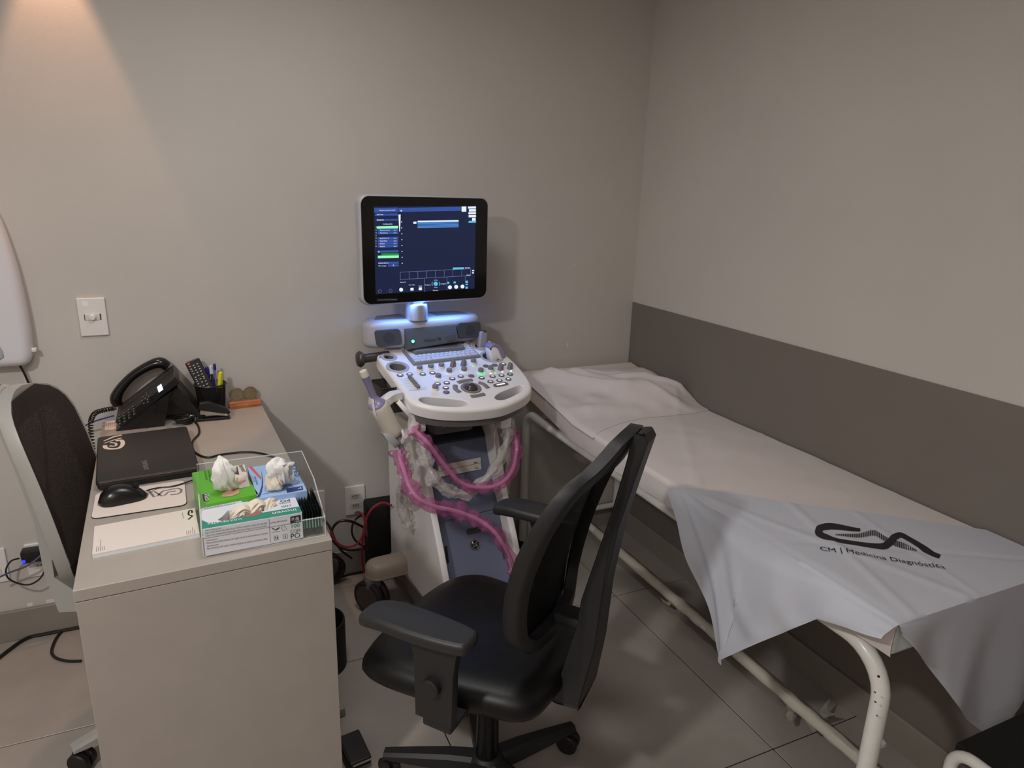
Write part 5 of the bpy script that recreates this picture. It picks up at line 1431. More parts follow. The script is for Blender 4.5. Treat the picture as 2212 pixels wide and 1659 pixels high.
def knob(u, v, ring=None):
    global kn_me
    if kn_me is None:
        o = put('knob', lathe(B(), [(0.0118, 0.0002), (0.0115, 0.006), (0.0098, 0.0065)], 20), m_uw, mc_)
        c_ = put('knob_cap', lathe(B(), [(0.0098, 0.0065), (0.0098, 0.015), (0.0085, 0.0165), (0.004, 0.017)], 20), m_grey, o)
        kn_me = (o.data, c_.data)
    else:
        o = bpy.data.objects.new('knob', kn_me[0]); COL.objects.link(o); o.parent = mc_
        c_ = bpy.data.objects.new('knob_cap', kn_me[1]); COL.objects.link(c_); c_.parent = o
    x, y = cn(u, v); place(o, x, y)
    if ring: put('light_ring', prism(B(), circle(0.001, -0.004, 0.0145, 20, 0.0115), 0.0002, 0.0022, 0.001), ring, o)
m_pale = mat('pale_ring', (226, 232, 250), 0.3, emit=(190, 205, 255), es=0.35)
for (u, v, rg) in ((905.7, 799, None), (930, 796, None), (952.8, 793.5, None), (969.7, 805.5, m_pale), (1001.6, 802.5, m_pale), (1022, 784.5, None), (1037.8, 805, m_litg), (1059, 800, None), (945.9, 817, m_pale), (939.5, 841, None)): knob(u, v, rg)
for (u, v) in ((977, 792), (1000, 790), (1080, 799), (1100, 797)):
    x, y = cn(u, v)
    bm = prism(B(), [(-0.008, 0), (0.012, 0), (0.011, 0.012), (0.006, 0.023), (-0.001, 0.025), (-0.005, 0.014)], -0.0065, 0.0065, 0.001, 2, bev_bottom=True, M=T((x, y, 0.0003)) @ Rx(PI/2) @ Ry(0.4))
    cpart('paddle_switch', bm, m_grey)
tx, ty = cn(1017.5, 838.5)
tb2 = cpart('trackball_ring', lathe(B(), [(0.035, 0.0002), (0.034, 0.003), (0.026, 0.0035), (0.0235, 0.001)], 32, T((tx, ty, 0))), m_grey)
bm = B(); bmesh.ops.create_uvsphere(bm, u_segments=28, v_segments=16, radius=0.0235, matrix=T((tx, ty, -0.006))); cpart('trackball', bm, mat('trackball_dark', (70, 62, 66), 0.18), tb2, angle=80)
for L_ in ([(989, 827), (1004, 823), (1020, 821.5)], [(983, 833), (984, 841), (993, 848)], [(1034, 827), (1045, 831), (1054, 839)], [(1017, 857), (1031, 855.5), (1046, 852)]):
    P = catmull([(*cn(*q_), 0.001) for q_ in L_], 6)
    cpart('curved_key', tube(B(), P, 0.0082, 10, flat=0.45), m_grey)
bm = B()
for k in range(8):
    t_ = k/7; stroke(bm, [cn(864+19*t_, 819.5+23.5*t_), cn(897+20*t_, 816+24*t_)], 0.0009, 0.0004, Matrix.Identity(4))
stroke(bm, [cn(884, 844.5), cn(920, 840.5), cn(918, 836)], 0.0008, 0.0004, Matrix.Identity(4))
cpart('slider_scale', bm, m_grey, sm=False)
sl_me = None
for k in range(8):
    t_ = k/7; x, y = cn(884.5+18.5*t_, 816.5+22*t_)
    if sl_me is None: o = put('slider_knob', box(B(), 0, 0, 0.005, 0.012, 0.0075, 0.0095, 0.002), m_grey, mc_); sl_me = o.data
    else: o = bpy.data.objects.new('slider_knob', sl_me); COL.objects.link(o); o.parent = mc_
    place(o, x, y)
for (u, v, g) in ((1022.4, 791.7, 1), (1070, 805.8, 1), (1060, 807, 0), (1085, 803.6, 0), (1104, 801.6, 0)):
    cpart('indicator', prism(B(), circle(*cn(u, v), 0.0034, 10), 0.0002, 0.0012), m_litg if g else m_lit, sm=False)

# ------------------------------------------------------------------ speaker bar
sbx, sbv = -0.025, 0.155
bar = [tuple(p)[:2] for p in catmull([(-0.246, 0.205, 0), (-0.236, 0.170, 0), (-0.19, 0.148, 0), (-0.10, 0.138, 0), (-0.025, 0.136, 0), (0.05, 0.138, 0), (0.14, 0.148, 0), (0.186, 0.170, 0), (0.196, 0.205, 0), (0.17, 0.25, 0), (0.07, 0.285, 0), (-0.12, 0.285, 0), (-0.22, 0.25, 0)], 4, True)]
sb = put('speaker_bar', prism(B(), bar, 0.985, 1.082, 0.022, 5, bev_bottom=True), m_ul, mc_, angle=60)
for x0, x1 in ((-0.205, -0.085), (0.03, 0.155)):
    rq_ = [(x0, 0.190), (x1, 0.172) if x1 < 0 else (x1, 0.190), (x1-0.02 if x1 > 0 else x1, 0.255 if x1 > 0 else 0.268), (x0+0.03 if x0 < 0 else x0, 0.255 if x0 < 0 else 0.268)]
    put('rear_tray', prism(B(), rq_, 1.0822, 1.0835), m_ug, sb, sm=False)
m_gril = mat('speaker_grille', (74, 78, 86), 0.7, bump=0.3, bs=900)
def svp(u, v, y=0.139): q = mlv(u, v, y); return q
for L_, y0, y1 in (([(808, 714), (864, 709.5), (868.5, 744.5), (814, 750)], 0.150, 0.134), ([(987, 698), (1037, 694), (1039, 727.5), (990, 732.5)], 0.134, 0.150)):
    P4 = []
    for i, (u, v) in enumerate(L_):
        yy = (y0 if i in (0, 3) else y1); P4.append(mlv(u, v, yy))
    c_ = sum(P4, Vector())/4; gx = (P4[1]-P4[0]+P4[2]-P4[3]); gy = (P4[0]-P4[3]+P4[1]-P4[2]); GF = frame(c_, gx, gy); GI = GF.inverted()
    q4 = [tuple((GI @ p_).xy) for p_ in P4]
    bm = prism(B(), orient(round_poly(q4, 0.014, 5)), -0.010, 0.0035, 0.002, 2); bm.transform(GF); g_ = put('speaker_grille', bm, m_gril, sb)
    bm = prism(B(), circle(0.002, 0.0, 0.020, 28), 0.0035, 0.0042); bm.transform(GF); put('driver_disc', bm, mat('driver_dark', (62, 65, 74), 0.75), g_)
# centre panel sloping forward to the keyboard
zt1, zb1 = 1.066, 0.968
ptl, ptr = mlv(874, 711, 0.133), mlv(985, 701, 0.133)
pbl, pbr = mlv(880, 757, 0.112), mlv(992, 738, 0.112)
bm = B(); f_ = [bm.verts.new(p_) for p_ in (pbl, pbr, ptr, ptl)]; b_ = [bm.verts.new((p_.x, 0.18, p_.z)) for p_ in (pbl, pbr, ptr, ptl)]
bm.faces.new(f_); bm.faces.new(list(reversed(b_)))
for k in range(4): bm.faces.new((f_[k], b_[k], b_[(k+1) % 4], f_[(k+1) % 4]))
bmesh.ops.bevel(bm, geom=[e for e in bm.edges if e.verts[0] in f_ and e.verts[1] in f_], offset=0.003, segments=2, affect='EDGES')
cp_ = put('centre_panel', bm, mat('panel_slate', (84, 86, 88), 0.45), mc_)
po = (pbl+pbr+ptr+ptl)/4; px_ = (pbr-pbl+ptr-ptl).normalized(); pu_ = ((ptl-pbl)+(ptr-pbr)); PN = px_.cross(pu_).normalized()
PF = frame(po, px_, pu_); PFI = PF.inverted()
def pnn(u, v): q = PFI @ (MWI @ hp((u, v), MW @ po, MR @ PN)); return (q.x, q.y)
a, b = pnn(915.5, 739), pnn(952.5, 735.5); dd = Vector((b[0]-a[0], b[1]-a[1], 0))
bm = text_bm('Voluson P8', 1.0); xs = max(v.co.x for v in bm.verts); k_ = dd.length/xs; bm.transform(Matrix.Diagonal((k_, k_*1.15, 1, 1))); bm.transform(PF @ frame((a[0], a[1], 0.0012), dd, (-dd.y, dd.x, 0)))
put('lettering', bm, m_ink, cp_, sm=False)
bm = prism(B(), circle(*pnn(891.6, 737.5), 0.0085, 20), 0.0, 0.0022); bm.transform(PF); o = put('power_button', bm, mat('power_rim', (20, 84, 74), 0.4), cp_)
bm = prism(B(), circle(*pnn(891.6, 737.5), 0.0058, 18), 0.0022, 0.003); bm.transform(PF); put('power_light', bm, mat('lit_power', (130, 255, 225), 0.4, emit=(120, 255, 220), es=1.0), o, sm=False)
bm = prism(B(), rrect(*pnn(974, 729), 0.036, 0.022, 0.003), 0.0, 0.0028, 0.001); bm.transform(PF); put('cover_flap', bm, mat('flap_slate', (76, 76, 84), 0.5), cp_)
for L_ in ([(861, 752), (872, 750), (884, 757), (872, 760)], [(995, 737), (1006, 734), (1014, 743), (1004, 745)]):
    bm = prism(B(), orient([cn(*p_) for p_ in L_]), 0.0, 0.012, 0.003); cpart('rear_flank', bm, m_ul)

# ------------------------------------------------------------------ monitor
md = Vector((-0.043, 0.13, 1.318)); MRT = math.radians(2.4)
nk = md+Vector((-0.016, 0.035, 0))
put('neck', lathe(B(), [(0.0400, 1.080), (0.0400, 1.0815), (0.0370, 1.132), (0.0355, 1.136), (0.026, 1.137)], 32, T((nk.x, nk.y, 0))), m_silver, mc_)
bm = B(); bmesh.ops.create_uvsphere(bm, u_segments=24, v_segments=14, radius=0.030, matrix=T((nk.x-0.004, nk.y, 1.135))); put('neck_joint', bm, mat('joint_beige', (196, 186, 180), 0.4), mc_, angle=80)
OM = T(md) @ Rz(MRT)
def mon_local(u, v, d=0.0):
    Mw = MW @ OM; q = Mw.inverted() @ hp((u, v), Mw @ Vector((0, -d, 0)), Mw.to_3x3() @ Vector((0, 1, 0))); return (q.x, q.z)
cs = [mon_local(*p_) for p_ in ((779, 428), (1054, 424), (1049, 642), (786, 658))]
mx0 = (cs[0][0]+cs[3][0])/2; mx1 = (cs[1][0]+cs[2][0])/2; mz1 = (cs[0][1]+cs[1][1])/2; mz0 = (cs[2][1]+cs[3][1])/2
mcx, mcz, mw_, mh_ = (mx0+mx1)/2, (mz0+mz1)/2, mx1-mx0, mz1-mz0
FRX = Rx(PI/2)
bm = prism(B(), rrect(mcx, mcz, mw_+0.012, mh_+0.012, 0.03, 6), -0.048, -0.001, 0.010, 3, bev_bottom=True, M=FRX); bm.transform(OM)
mon = put('monitor', bm, m_ul, mc_, angle=50)
bm = prism(B(), rrect(mcx, mcz, mw_, mh_, 0.028, 6), -0.0008, 0.003, 0.0015, 2, M=FRX); bm.transform(OM)
gl_ = put('front_glass', bm, mat('glass_black', (6, 6, 7), 0.12), mon)
c1 = lambda u, v: (760+u*0.19292, 400+v*0.19292)
def scr(name, polys, col, es, dz, par, m=None):
    bm = B()
    for L_ in polys: poly(bm, [(x, -0.003-dz, z) for x, z in (mon_local(*c1(*p_), 0.003) for p_ in L_)])
    bm.transform(OM); return put(name, bm, m or mat('ui_'+name, (8, 8, 10), 0.3, emit=col, es=es), par, sm=False)
screen = scr('screen', [[(243, 240), (1390, 232), (1373, 1156), (266, 1222)]], (22, 31, 62), 1.0, 0.0004, mon)
R4q = lambda x0, y0, x1, y1, sk=-0.02: [(x0, y0), (x1, y0+(x1-x0)*sk), (x1, y1+(x1-x0)*sk), (x0, y1)]
scr('blue_bars', [R4q(250, 255, 512, 308), R4q(520, 255, 1225, 300), R4q(258, 320, 512, 345), R4q(268, 382, 512, 400)] +
    [R4q(288, 492+30*k, 518, 519+30*k) for k in (0, 1, 3, 4, 5, 6)] + [R4q(290, 732, 520, 756), R4q(300, 860, 524, 884), R4q(404, 888, 524, 912)], (50, 80, 156), 1.0, 0.0007, screen)
scr('scan_image', [R4q(735, 400+14*k, 1194, 409+14*k, -0.016) for k in range(1, 6)], (80, 140, 215), 1.0, 0.0008, screen)
scr('scan_top_line', [R4q(735, 398, 1194, 414, -0.016)], (226, 240, 255), 1.0, 0.0010, screen)
scr('depth_gauge', [[(520, 330), (545, 328), (543, 420), (537, 520), (531, 520)]], (226, 240, 255), 1.0, 0.0010, screen)
scr('status_block', [R4q(1228, 240, 1280, 298)], (226, 240, 255), 1.0, 0.0010, screen)
for L1_ in ([R4q(1300, 240, 1388, 262), R4q(1310, 268, 1388, 296), R4q(1304, 304, 1388, 326), R4q(1306, 334, 1388, 360), R4q(1345, 368, 1385, 398)] +
    [R4q(1345, 950, 1368, 963), R4q(1345, 975, 1365, 988), R4q(545, 280, 560, 293)] +
    [[(m_ + 22*math.cos(2*PI*k/12), n_+22*math.sin(2*PI*k/12)) for k in range(12)] for m_, n_ in ((551, 1170), (1097, 1143), (1167, 1138), (1238, 1134))] +
    [R4q(655, 1150, 690, 1180), R4q(748, 1145, 783, 1175), R4q(688, 410, 722, 432)] + [[(557+6*math.cos(2*PI*k/6)+j*0.9, 412+66*j+6*math.sin(2*PI*k/6)) for k in range(6)] for j in range(8)]):
    scr('screen_mark', [L1_], (226, 240, 255), 1.0, 0.0010, screen)
scr('green_bars', [R4q(280, 460, 516, 488), R4q(290, 790, 525, 818)], (150, 245, 180), 1.0, 0.0011, screen)
scr('deep_green_bar', [R4q(330, 765, 524, 786)], (20, 150, 40), 1.0, 0.0011, screen)
scr('cyan_tabs', [R4q(1130, 922, 1254, 944), R4q(1068, 1082, 1090, 1104), R4q(1138, 1078, 1162, 1100), R4q(1272, 1070, 1298, 1094), R4q(1272, 1105, 1298, 1118), R4q(1306, 400, 1388, 420)] + [[(1284+14*math.cos(2*PI*k/10), 1147+14*math.sin(2*PI*k/10)) for k in range(10)], [(938+24*math.cos(2*PI*k/14), 1104+24*math.sin(2*PI*k/14)) for k in range(14)]] , (96, 190, 225), 1.0, 0.0011, screen)
def scr_text(items, m):
    for s, x0, y1, x1 in items:
        A, Bq = mon_local(*c1(x0, y1), 0.003), mon_local(*c1(x1, y1-(x1-x0)*0.02), 0.003); dd = Vector((Bq[0]-A[0], 0, Bq[1]-A[1]))
        bm = text_bm(s, 1.0); xs = max(v.co.x for v in bm.verts); k_ = dd.length/xs; bm.transform(Matrix.Diagonal((k_, max(k_, 0.0040), 1, 1)))
        bm.transform(OM @ frame((A[0], -0.0044, A[1]), dd, (-dd.z, 0, dd.x))); put('screen_lettering', bm, m, screen, sm=False)
m_uit = mat('ui_screen_text', (8, 8, 10), 0.3, emit=(226, 240, 255), es=1.0)
scr_text([('Nenhum exame iniciado', 305, 288, 485), ('B2D Mode', 278, 335, 350), ('Sistema', 280, 397, 355), ('Configurações', 345, 442, 452), ('Thyroid tumores', 312, 512, 425), ('Thyroid sup.', 312, 541, 400), ('Small Parts 10', 312, 602, 415), ('Small Parts', 312, 632, 395), ('Default', 312, 662, 368), ('Setback', 312, 692, 370), ('B2', 290, 752, 310), ('Exames abertos', 295, 878, 408), ('Nova imagem', 295, 909, 386), ('0', 458, 906, 470), ('Menu de B', 538, 1092, 600), ('Sono View', 635, 1122, 706), ('Tools', 745, 1135, 784), ('Configurar', 816, 1122, 884), ('Configurar', 990, 1110, 1058), ('Imprimir', 905, 1184, 966), ('000 MB', 1265, 933, 1318), ('Apagar', 1280, 1012, 1328)] + [('Zoom', 466, 509+30*k, 500) for k in (0, 1, 3, 4, 5, 6)] + [(str(k+1), 265, 481+30*k, 274) for k in range(8)], m_uit)
bm = B()
def ln(a, b, w=0.0009):
    A, Bq = mon_local(*c1(*a), 0.003), mon_local(*c1(*b), 0.003); stroke(bm, [A, Bq], w, 0.0045, FRX)
ln((540, 974), (1330, 935)); ln((540, 1056), (1330, 1012))
for k in range(9): ln((540+98.5*k, 974-4.9*k), (542+98*k, 1056-5.3*k))
ln((812, 1045), (815, 1195)); ln((1062, 1030), (1064, 1175)); ln((1268, 1020), (1270, 1090))
for u, v in ((312, 1188), (432, 1182)):
    for k in range(12): ln((u+18*math.cos(2*PI*k/12), v+18*math.sin(2*PI*k/12)), (u+18*math.cos(2*PI*(k+1)/12), v+18*math.sin(2*PI*(k+1)/12)), 0.0007)
for k in range(4):
    for j in range(5):
        a0 = PI/2*k-0.5+0.2*j; ln((938+42*math.cos(a0), 1104+42*math.sin(a0)), (938+42*math.cos(a0+0.2), 1104+42*math.sin(a0+0.2)), 0.003)
bm.transform(OM); put('thin_lines', bm, mat('ui_lines', (8, 8, 10), 0.3, emit=(120, 140, 185), es=1.0), screen, sm=False)
bm = B(); poly(bm, [(x, -0.0034, z) for x, z in (mon_local(*c1(*p_), 0.003) for p_ in R4q(278, 1272, 512, 1300))]); bm.transform(OM); nm = put('name_strip', bm, mat('strip_dark', (34, 34, 36), 0.4), mon, sm=False)
a, b = mon_local(*c1(292, 1292), 0.003), mon_local(*c1(500, 1284), 0.003)
bm = text_bm('Voluson Core Architecture', 1.0); xs = max(v.co.x for v in bm.verts); k_ = (b[0]-a[0])/xs; bm.transform(Matrix.Diagonal((k_, k_*1.1, 1, 1))); bm.transform(OM @ frame((a[0], -0.0037, a[1]), (b[0]-a[0], 0, b[1]-a[1]), (0, 0, 1)))
put('lettering', bm, mat('ink_silver', (150, 150, 152), 0.5), nm, sm=False)
# added strip and lamp that cast a blue glow below the monitor
bm = bx((mcx-0.10, 0.020, mcz-mh_/2-0.0066), (mcx+0.12, 0.034, mcz-mh_/2-0.0058)); bm.transform(OM)
put('blue_glow_strip', bm, mat('glow_strip_blue', (60, 110, 255), 0.4, emit=(50, 110, 255), es=4.0), mon, label='blue strip added under the screen for its glow', sm=False)
lw_ = MW @ OM @ Vector((mcx, 0.004, mcz-mh_/2-0.012))
wl = light('blue_glow_fill', 'AREA', lw_, 0.62, (0.14, 0.36, 1.0), shape='RECTANGLE', size=0.34, size_y=0.012)
wl.rotation_euler = (math.radians(4), 0, math.radians(7))

# left handle lever, smoked bin, probe bracket
q1, q2 = mlv(778, 776, 0.16), mlv(828, 768, 0.16)
bm = B(); cyl(bm, q1, (q2.x+0.02, q2.y, q2.z), 0.0155, seg=20); put('handle_bar', bm, mat('gunmetal', (84, 74, 70), 0.35, 0.5), mc_)
put('handle_knob', lathe(B(), [(0.012, -0.014), (0.022, -0.010), (0.029, 0), (0.024, 0.010), (0.010, 0.014)], 28, frame(q1, (0, 0, 1), (0, 1, 0))), mat('gunmetal', (84, 74, 70), 0.35, 0.5), mc_, angle=70)
m_smk = glassy('smoked_bin', (70, 64, 58), 0.55, 0.1, (190, 180, 168))
b0 = mlv(818, 838, -0.02)
bm = prism(B(), rrect(b0.x+0.045, 0.02, 0.085, 0.12, 0.012), b0.z-0.085, b0.z, 0, holes=[rrect(b0.x+0.045, 0.02, 0.080, 0.115, 0.010)]); put('gel_bin', bm, m_smk, mc_)
put('bin_rim', tube(B(), [(x, y, b0.z) for x, y in rrect(b0.x+0.045, 0.02, 0.085, 0.12, 0.012)], 0.0022, 6, closed=True), m_black, mc_)
VP_ = -0.13
def ribbon(name, px, w, th, m, v0=VP_):
    P = catmull([mlv(u, v, y) for u, v, y in px], 6); bm = B(); rings = []
    for i, p_ in enumerate(P):
        t_ = (P[min(i+1, len(P)-1)]-P[max(i-1, 0)]).normalized(); s_ = Vector((0, 1, 0)); n_ = t_.cross(s_).normalized()
        ww = w*(0.7+0.3*math.sin(PI*i/(len(P)-1)))
        rings.append([bm.verts.new(p_+s_*a_*ww/2+n_*b_*th/2) for a_, b_ in ((-1, -1), (1, -1), (1, 1), (-1, 1))])
    for A_, B_ in zip(rings, rings[1:]):
        for k in range(4): bm.faces.new((A_[k], A_[(k+1) % 4], B_[(k+1) % 4], B_[k]))
    bm.faces.new(list(reversed(rings[0]))); bm.faces.new(rings[-1])
    return put(name, bm, m, mc_, angle=50)
ribbon('bracket_arm', [(866, 852, -0.10), (848, 856, -0.11), (836, 864, VP_), (826, 872, VP_)], 0.045, 0.022, m_uw)
ribbon('bracket_arm', [(893, 893, -0.13), (893, 912, VP_), (886, 932, VP_), (876, 947, VP_), (862, 955, VP_)], 0.045, 0.020, m_uw)
ribbon('bracket_arm', [(858, 866, -0.12), (872, 882, -0.13), (888, 900, -0.13)], 0.03, 0.014, m_uw)
ribbon('probe_clip', [(802, 861, VP_-0.03), (803, 882, VP_-0.03), (808, 897, VP_-0.03), (818, 904, VP_-0.03)], 0.05, 0.005, m_uw)
ribbon('probe_clip', [(832, 932, VP_-0.035), (838, 942, VP_-0.035), (850, 954, VP_-0.035), (856, 960, VP_-0.035)], 0.045, 0.022, m_ul)
ribbon('probe_clip', [(864, 926, VP_-0.03), (867, 940, VP_-0.03), (865, 956, VP_-0.03)], 0.045, 0.007, m_uw)
q_ = mlx(884, 1111, -0.146)
bm = tube(B(), [(q_.x, q_.y+0.020*math.cos(2*PI*k/20), q_.z+0.022*math.sin(2*PI*k/20)) for k in range(20)], 0.0045, 8, closed=True); put('cable_hook', bm, m_uw, mc_)
q_ = mlv(1088, 905, -0.12)
put('cable_hook', bx((q_.x-0.022, -0.14, q_.z-0.03), (q_.x+0.022, -0.10, q_.z+0.035), 0.008), m_uw, mc_)
put('cable_hook', bx((mlv(907, 905, -0.12).x-0.014, -0.14, mlv(907, 930, -0.12).z), (mlv(907, 905, -0.12).x+0.014, -0.10, mlv(907, 905, -0.12).z+0.02), 0.006), m_uw, mc_)

# ------------------------------------------------------------------ probes and their sleeved cables (held by the machine, things of their own)
m_clear = glassy('clear_sleeve', (248, 246, 244), 0.36, 0.18, (246, 244, 242), bump=0.8, bs=45)
m_pink = glassy('pink_sleeve', (188, 104, 156), 0.30, 0.16, (250, 230, 241), bump=0.8, bs=45)
m_cab = mat('cable_ivory', (226, 218, 214), 0.4)
m_cabp = mat('cable_pink', (232, 184, 210), 0.4)
m_lav = mat('probe_lavender', (140, 132, 166), 0.3)
m_ivory = mat('probe_ivory', (222, 212, 196), 0.35)
def mpt(t, u, v, y): return inv(t, MW @ mlv(u, v, y))
def sleeve(t, px, r, m, mcab, rc=0.005, seed=0, par=None, nm='plastic_sleeve'):
    P = catmull([mpt(t, *q_) for q_ in px], 9)
    cab = put('cable', tube(B(), P, rc, 8), mcab, t)
    rad = [r*(0.88+0.62*noise.noise(Vector((i*0.16, seed, 0)))) for i in range(len(P))]
    bm = tube(B(), [p_+Vector((0.004*noise.noise(Vector((i*0.2, 1, seed))), 0, 0.004*noise.noise(Vector((i*0.2, 7, seed))))) for i, p_ in enumerate(P)], [q_*1.25 for q_ in rad], 18, cap=False, flat=0.62,
              rfn=lambda i, k, p_: 1+0.42*noise.noise(Vector((1.6*math.cos(k*0.349), 1.6*math.sin(k*0.349)+seed, i*0.24)))+0.14*noise.noise(Vector((k*0.8, seed, i*0.7))))
    put(nm, bm, m, cab, angle=28)
    return cab
pr = thing('ultrasound_probe', 'long lavender and ivory endocavity probe in the holder left of the console', 'probe', MW @ mlv(855, 938, VP_-0.03), math.radians(5))
A = lambda u, v, d=-0.03: mpt(pr, u, v, VP_+d)
put('tip', tube(B(), [A(783, 799), A(784, 801), A(786, 806), A(789, 813)], [0.004, 0.0115, 0.0125, 0.0125], 16), m_ivory, pr)
put('shaft', tube(B(), catmull([A(789, 813), A(794, 825), A(801, 842), A(808, 858), A(813, 868), A(816, 876)], 4), [0.0135, 0.0135, 0.013, 0.012, 0.0115, 0.011, 0.0105, 0.0103, 0.010, 0.010, 0.010, 0.010, 0.0105, 0.012, 0.015, 0.018, 0.022, 0.026, 0.028, 0.029, 0.029][:21], 18), m_lav, pr)
put('handle', tube(B(), catmull([A(816, 872), A(823, 886), A(834, 906), A(846, 928), A(855, 942)], 4), [0.0255, 0.0285, 0.0300, 0.0305, 0.0305, 0.0305, 0.0305, 0.0300, 0.0300, 0.0300, 0.0295, 0.0295, 0.0290, 0.0285, 0.027, 0.022, 0.016][:17], 20), m_ivory, pr)
put('strain_relief', tube(B(), [A(857, 944), A(862, 956), A(869, 972)], [0.0125, 0.010, 0.0075], 14), m_ul, pr)
sleeve(pr, [(869, 972, VP_-0.03), (876, 990, VP_-0.035), (878, 1010, VP_-0.04), (876, 1024, VP_-0.04), (870, 1050, VP_-0.02), (868, 1080, 0.0), (874, 1110, 0.0), (888, 1132, 0.0), (904, 1126, 0.0), (912, 1100, -0.01), (906, 1075, -0.02), (893, 1062, 0.02)], 0.026, m_clear, m_cab, 0.006, 3)
# flat probe and curved probe in the right cups
a = MW @ (CM @ Vector((h3[0], h3[1], 0)))
p2 = thing('ultrasound_probe', 'small grey flat-headed probe in the rear right cup of the console', 'probe', a, math.radians(5))
put('handle', prism(B(), rrect(0, 0, 0.030, 0.022, 0.008), -0.035, 0.004, 0.004), m_ivory, p2)
bm = prism(B(), rrect(0, 0, 0.034, 0.026, 0.008), 0.0042, 0.058, 0.005)
for v in bm.verts:
    if v.co.z > 0.03: v.co.x += 0.012*(v.co.z-0.03)/0.03; v.co.y += 0.010*(v.co.z-0.03)/0.03
put('head', bm, mat('probe_grey', (150, 146, 158), 0.35), p2)
put('lens', prism(B(), rrect(0.012, 0.004, 0.014, 0.026, 0.004), 0.0575, 0.060, 0.001), m_udk, p2)
put('cable', tube(B(), catmull([(0.014, 0.0, 0.002), (0.032, 0.006, 0.016), (0.045, 0.0, 0.004), (0.05, -0.01, -0.02)], 5), 0.003, 8), m_cab, p2)
a = MW @ (CM @ Vector((h4[0], h4[1], 0)))
p3 = thing('ultrasound_probe', 'white curved probe with lavender back in the front right cup', 'probe', a, math.radians(5))
def curved(name, px, hw, m, bev=0.006):
    P4 = [inv(p3, MW @ mlv(u, v, p3y)) for u, v in px]; o_ = [tuple(q_)[:2] for q_ in catmull([(q_.x, q_.z, 0) for q_ in P4], 4, True)]
    return put(name, prism(B(), o_, -hw, hw, bev, 3, bev_bottom=True, M=Rx(PI/2)), m, p3, angle=60)
p3y = (MWI @ a).y
curved('body', [(1056, 777), (1054, 764), (1053, 752), (1057, 747), (1065, 747), (1072, 752), (1076, 762), (1080, 770), (1084, 771), (1084, 776), (1077, 778), (1070, 775), (1068, 783), (1060, 786)], 0.020, m_uw)
curved('lens_band', [(1054, 755), (1053, 748), (1057, 743), (1064, 741), (1073, 743), (1080, 750), (1085, 758), (1086, 768), (1081, 771), (1077, 769), (1075, 760), (1070, 751), (1063, 747), (1057, 749)], 0.0215, m_lav, 0.004)
# sleeved cables slung under the console
def cable_thing(name, label, px, r, m, mcab, seed, rc=0.0068, grp='sleeved probe cables slung under the console'):
    t = thing(name, label, 'cable', MW @ mlv(*px[0]), 0, grp)
    sleeve(t, px, r, m, mcab, rc, seed); return t
cable_thing('sleeved_cable', 'upper cable in a pink plastic sleeve, slung under the front of the console', [(893, 928, -0.16), (905, 938, -0.18), (925, 958, -0.20), (945, 985, -0.20), (966, 1012, -0.20), (988, 1037, -0.20), (1012, 1050, -0.20), (1040, 1053, -0.20), (1068, 1050, -0.20), (1092, 1036, -0.19), (1108, 1012, -0.17), (1114, 985, -0.15), (1116, 960, -0.13), (1108, 930, -0.11)], 0.0175, m_pink, m_cabp, 1)
cable_thing('sleeved_cable', 'lower cable in a pink plastic sleeve, hanging down to the black chair seat', [(862, 972, -0.17), (864, 992, -0.19), (872, 1015, -0.22), (884, 1050, -0.26), (903, 1076, -0.29), (935, 1093, -0.30), (975, 1102, -0.30), (1008, 1112, -0.30), (1042, 1128, -0.31), (1070, 1152, -0.33), (1092, 1185, -0.34), (1106, 1215, -0.34), (1113, 1240, -0.34)], 0.0205, m_pink, m_cabp, 5)
cable_thing('sleeved_cable', 'cable in a clear plastic sleeve looping below the console behind the pink one', [(908, 950, -0.13), (915, 972, -0.15), (922, 1000, -0.17), (936, 1030, -0.18), (957, 1052, -0.18), (982, 1066, -0.18), (1012, 1062, -0.18), (1044, 1040, -0.18), (1070, 1010, -0.17), (1088, 975, -0.15), (1096, 940, -0.13), (1092, 908, -0.12)], 0.0195, m_clear, m_cab, 8)
cable_thing('sleeved_cable', 'cable in a clear sleeve hanging straight down at the right of the console', [(1100, 902, -0.11), (1108, 935, -0.10), (1107, 970, -0.10), (1101, 1005, -0.10), (1096, 1040, -0.10), (1090, 1066, -0.09)], 0.016, m_clear, m_cab, 12)
t = thing('bare_cable', 'bare white cable loop beside the clear sleeves right of the machine', 'cable', MW @ mlv(1085, 908, -0.10))
put('cable', tube(B(), catmull([mpt(t, *q_) for q_ in [(1088, 905, -0.10), (1076, 914, -0.10), (1068, 940, -0.10), (1070, 975, -0.09), (1074, 1010, -0.09), (1076, 1050, -0.08)]], 8), 0.0045, 8), m_cab, t)
t = thing('bare_cable', 'short white cable hanging behind the middle of the console', 'cable', MW @ mlv(1041, 896, 0.05))
put('cable', tube(B(), [mpt(t, *q_) for q_ in [(1041, 894, 0.05), (1041, 920, 0.05), (1040, 955, 0.05)]], 0.005, 8), m_cab, t)
